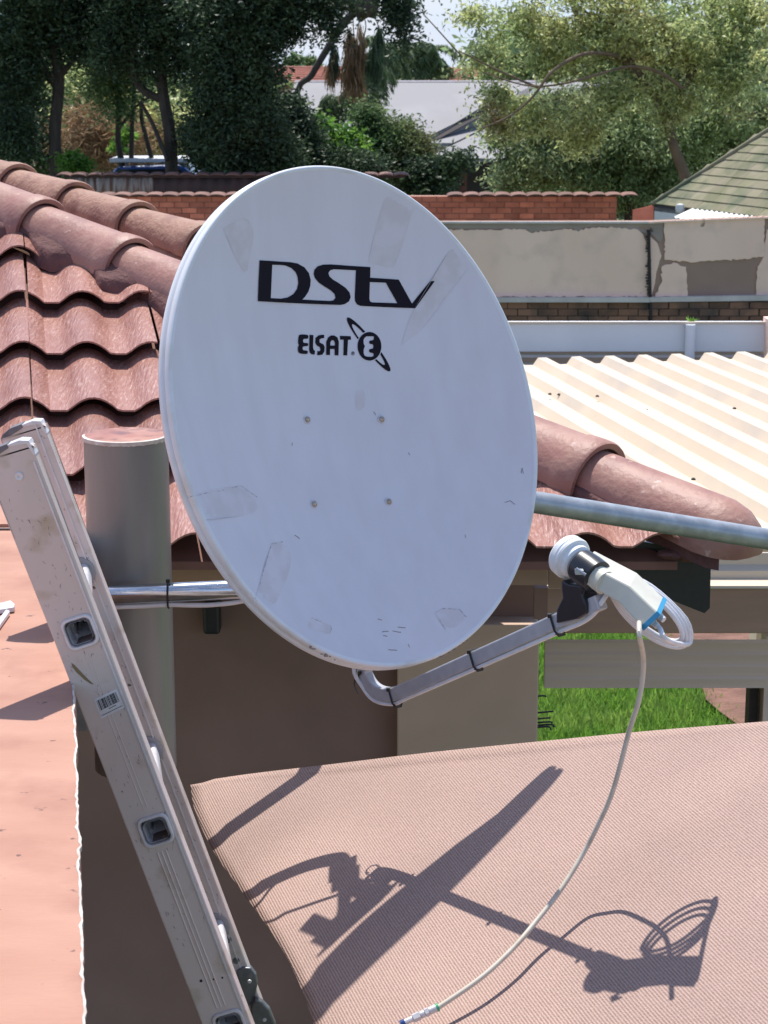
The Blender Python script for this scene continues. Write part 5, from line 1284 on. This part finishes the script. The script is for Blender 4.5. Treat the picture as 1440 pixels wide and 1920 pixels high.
shrub('shrub', 'dark green shrub mass right behind the top of the dish', 38, [(740, 290, 60, 45), (700, 270, 45, 30), (780, 300, 30, 40), (745, 250, 40, 22), (690, 225, 22, 30)], 34000, .085, M['leaf_mid'], 41, clump=.14)
shrub('shrub', 'lush bright green shrub at the base of the leaning trunk', 37, [(620, 275, 48, 26), (650, 270, 30, 22), (590, 250, 25, 26), (610, 300, 60, 30)], 9000, .16, M['leaf_bright'], 42, clump=.15)
shrub('shrub', 'dark leafy shrub between the dense tree and the bright shrub', 36, [(560, 270, 40, 50), (575, 310, 60, 35), (660, 315, 60, 25), (548, 215, 20, 35)], 26000, .095, M['leaf_dark'], 43, clump=.15)
shrub('shrub', 'low dark shrub under the outbuilding roof right of the dish', 37, [(810, 335, 35, 25), (850, 300, 30, 10), (790, 330, 25, 22)], 5000, .13, M['leaf_dark'], 44, clump=.14)
spray('banana_leaves', W(560, 205, 37.5), 16, .55, M['leaf_mid'], 45, up=.6, wd=.22, label='few broad pale leaves beside the base of the leaning trunk', cat='plant')
shrub('far_tree', 'small round treetop on the skyline left of the leaning trunk', 90, [(585, 118, 14, 10)], 900, .25, M['leaf_mid'], 46, cat='tree', clump=.12)
shrub('far_tree', 'distant treetop on the skyline beside the dense dark tree', 88, [(553, 116, 10, 8)], 700, .25, M['leaf_mid'], 47, cat='tree', clump=.12)
# --- right tree: airy, with arching branches
tree('airy_tree', 'large airy olive green tree with arching pale branches on the right', 28, (1290, 380),
     [([(1290, 380), (1265, 280), (1238, 200), (1200, 140), (1150, 100), (1095, 50), (1060, -20)], .09, .03), ([(1250, 230), (1290, 150), (1330, 60), (1340, -40)], .08, .03),
      ([(1280, 165, -.5), (1235, 135, -.6), (1180, 125, -.8), (1120, 140, -1), (1050, 158, -1.1), (985, 160, -1.2), (905, 135, -1.2)], .028, .008), ([(1200, 140), (1150, 70), (1120, 40), (1070, 0)], .04, .015),
      ([(1160, 105, -.5), (1100, 100, -1), (1040, 130, -1.2), (1000, 180, -1.2), (960, 215, -1.2), (905, 240, -1.3)], .03, .008), ([(1300, 120), (1240, 100), (1190, 60), (1130, 40)], .04, .015), ([(860, 95, -1), (930, 130, -1), (1010, 165, -1)], .008, .02), ([(788, 20, -1), (820, 55, -1), (865, 105, -1)], .006, .012)],
     [(1120, 60, 120, 60), (1250, 80, 130, 90), (1380, 120, 110, 110), (1040, 100, 80, 55), (980, 40, 80, 40), (1150, -30, 220, 50), (910, 110, 45, 40), (940, 180, 60, 30), (1400, 20, 90, 60), (895, 30, 35, 24), (1000, 230, 70, 40), (1090, 250, 60, 50), (1150, 180, 90, 50), (930, 235, 35, 30), (1260, 200, 60, 50)],
     50000, .088, M['leaf_olive'], M['bark2'], 51, clump=.13, droop=.7, shell=.05, wd=.34)
tree('leafy_tree', 'dense mid green tree behind the red brick wall at the right', 32, (1120, 400),
     [([(1180, 400), (1170, 300), (1150, 220)], .10, .05), ([(1150, 260), (1090, 220), (1040, 230)], .04, .02), ([(1240, 330), (1260, 220), (1240, 150)], .08, .04)],
     [(1010, 300, 75, 50), (1110, 290, 90, 75), (1060, 220, 95, 50), (1200, 240, 90, 80), (1180, 340, 60, 50), (960, 330, 50, 32), (1290, 240, 60, 60), (1380, 200, 90, 50), (940, 250, 30, 35), (1240, 330, 40, 40)],
     52000, .098, M['leaf_grey'], M['bark'], 52, clump=.15, droop=.8, wd=.36)
tree('dark_tree', 'shaded dark tree mass behind the mossy cottage roof', 34, (1330, 380),
     [([(1330, 380), (1320, 280), (1330, 200)], .10, .05)], [(1290, 300, 90, 70), (1190, 380, 50, 35), (1380, 220, 90, 60), (1220, 330, 60, 60), (1100, 350, 120, 30)], 20000, .12, M['leaf_mid'], M['bark'], 53, clump=.2)
shrub('far_hedge', 'pale green mass of far foliage behind the right hand trees', 60, [(1000, 120, 130, 60), (1200, 100, 180, 90), (1380, 120, 120, 100)], 15000, .32, M['leaf_grey'], 54, cat='hedge', clump=.55, shell=.1)
# dark spiky leaves by the wall corner
mb = MB()
for (y, l, r_) in ((1308, 14, .2), (1338, 28, -.25), (1350, 22, -.1), (1357, 26, .2), (1362, 30, .45), (1366, 24, .7)):
    a = W(1008, y, 5.2); mb.tube(smooth_path([a + V((-.03, 0, 0)), a + V((l*.0012, 0, .006)), a + V((l*.0016, 0, .004 - .012*r_))], 4), [.0035]*9 if False else .0028, 5)
mb.build('spiky_plant', M['blackp'], smooth=True, label='dark thin spiky leaf tips poking out beside the beige wall corner', cat='plant')
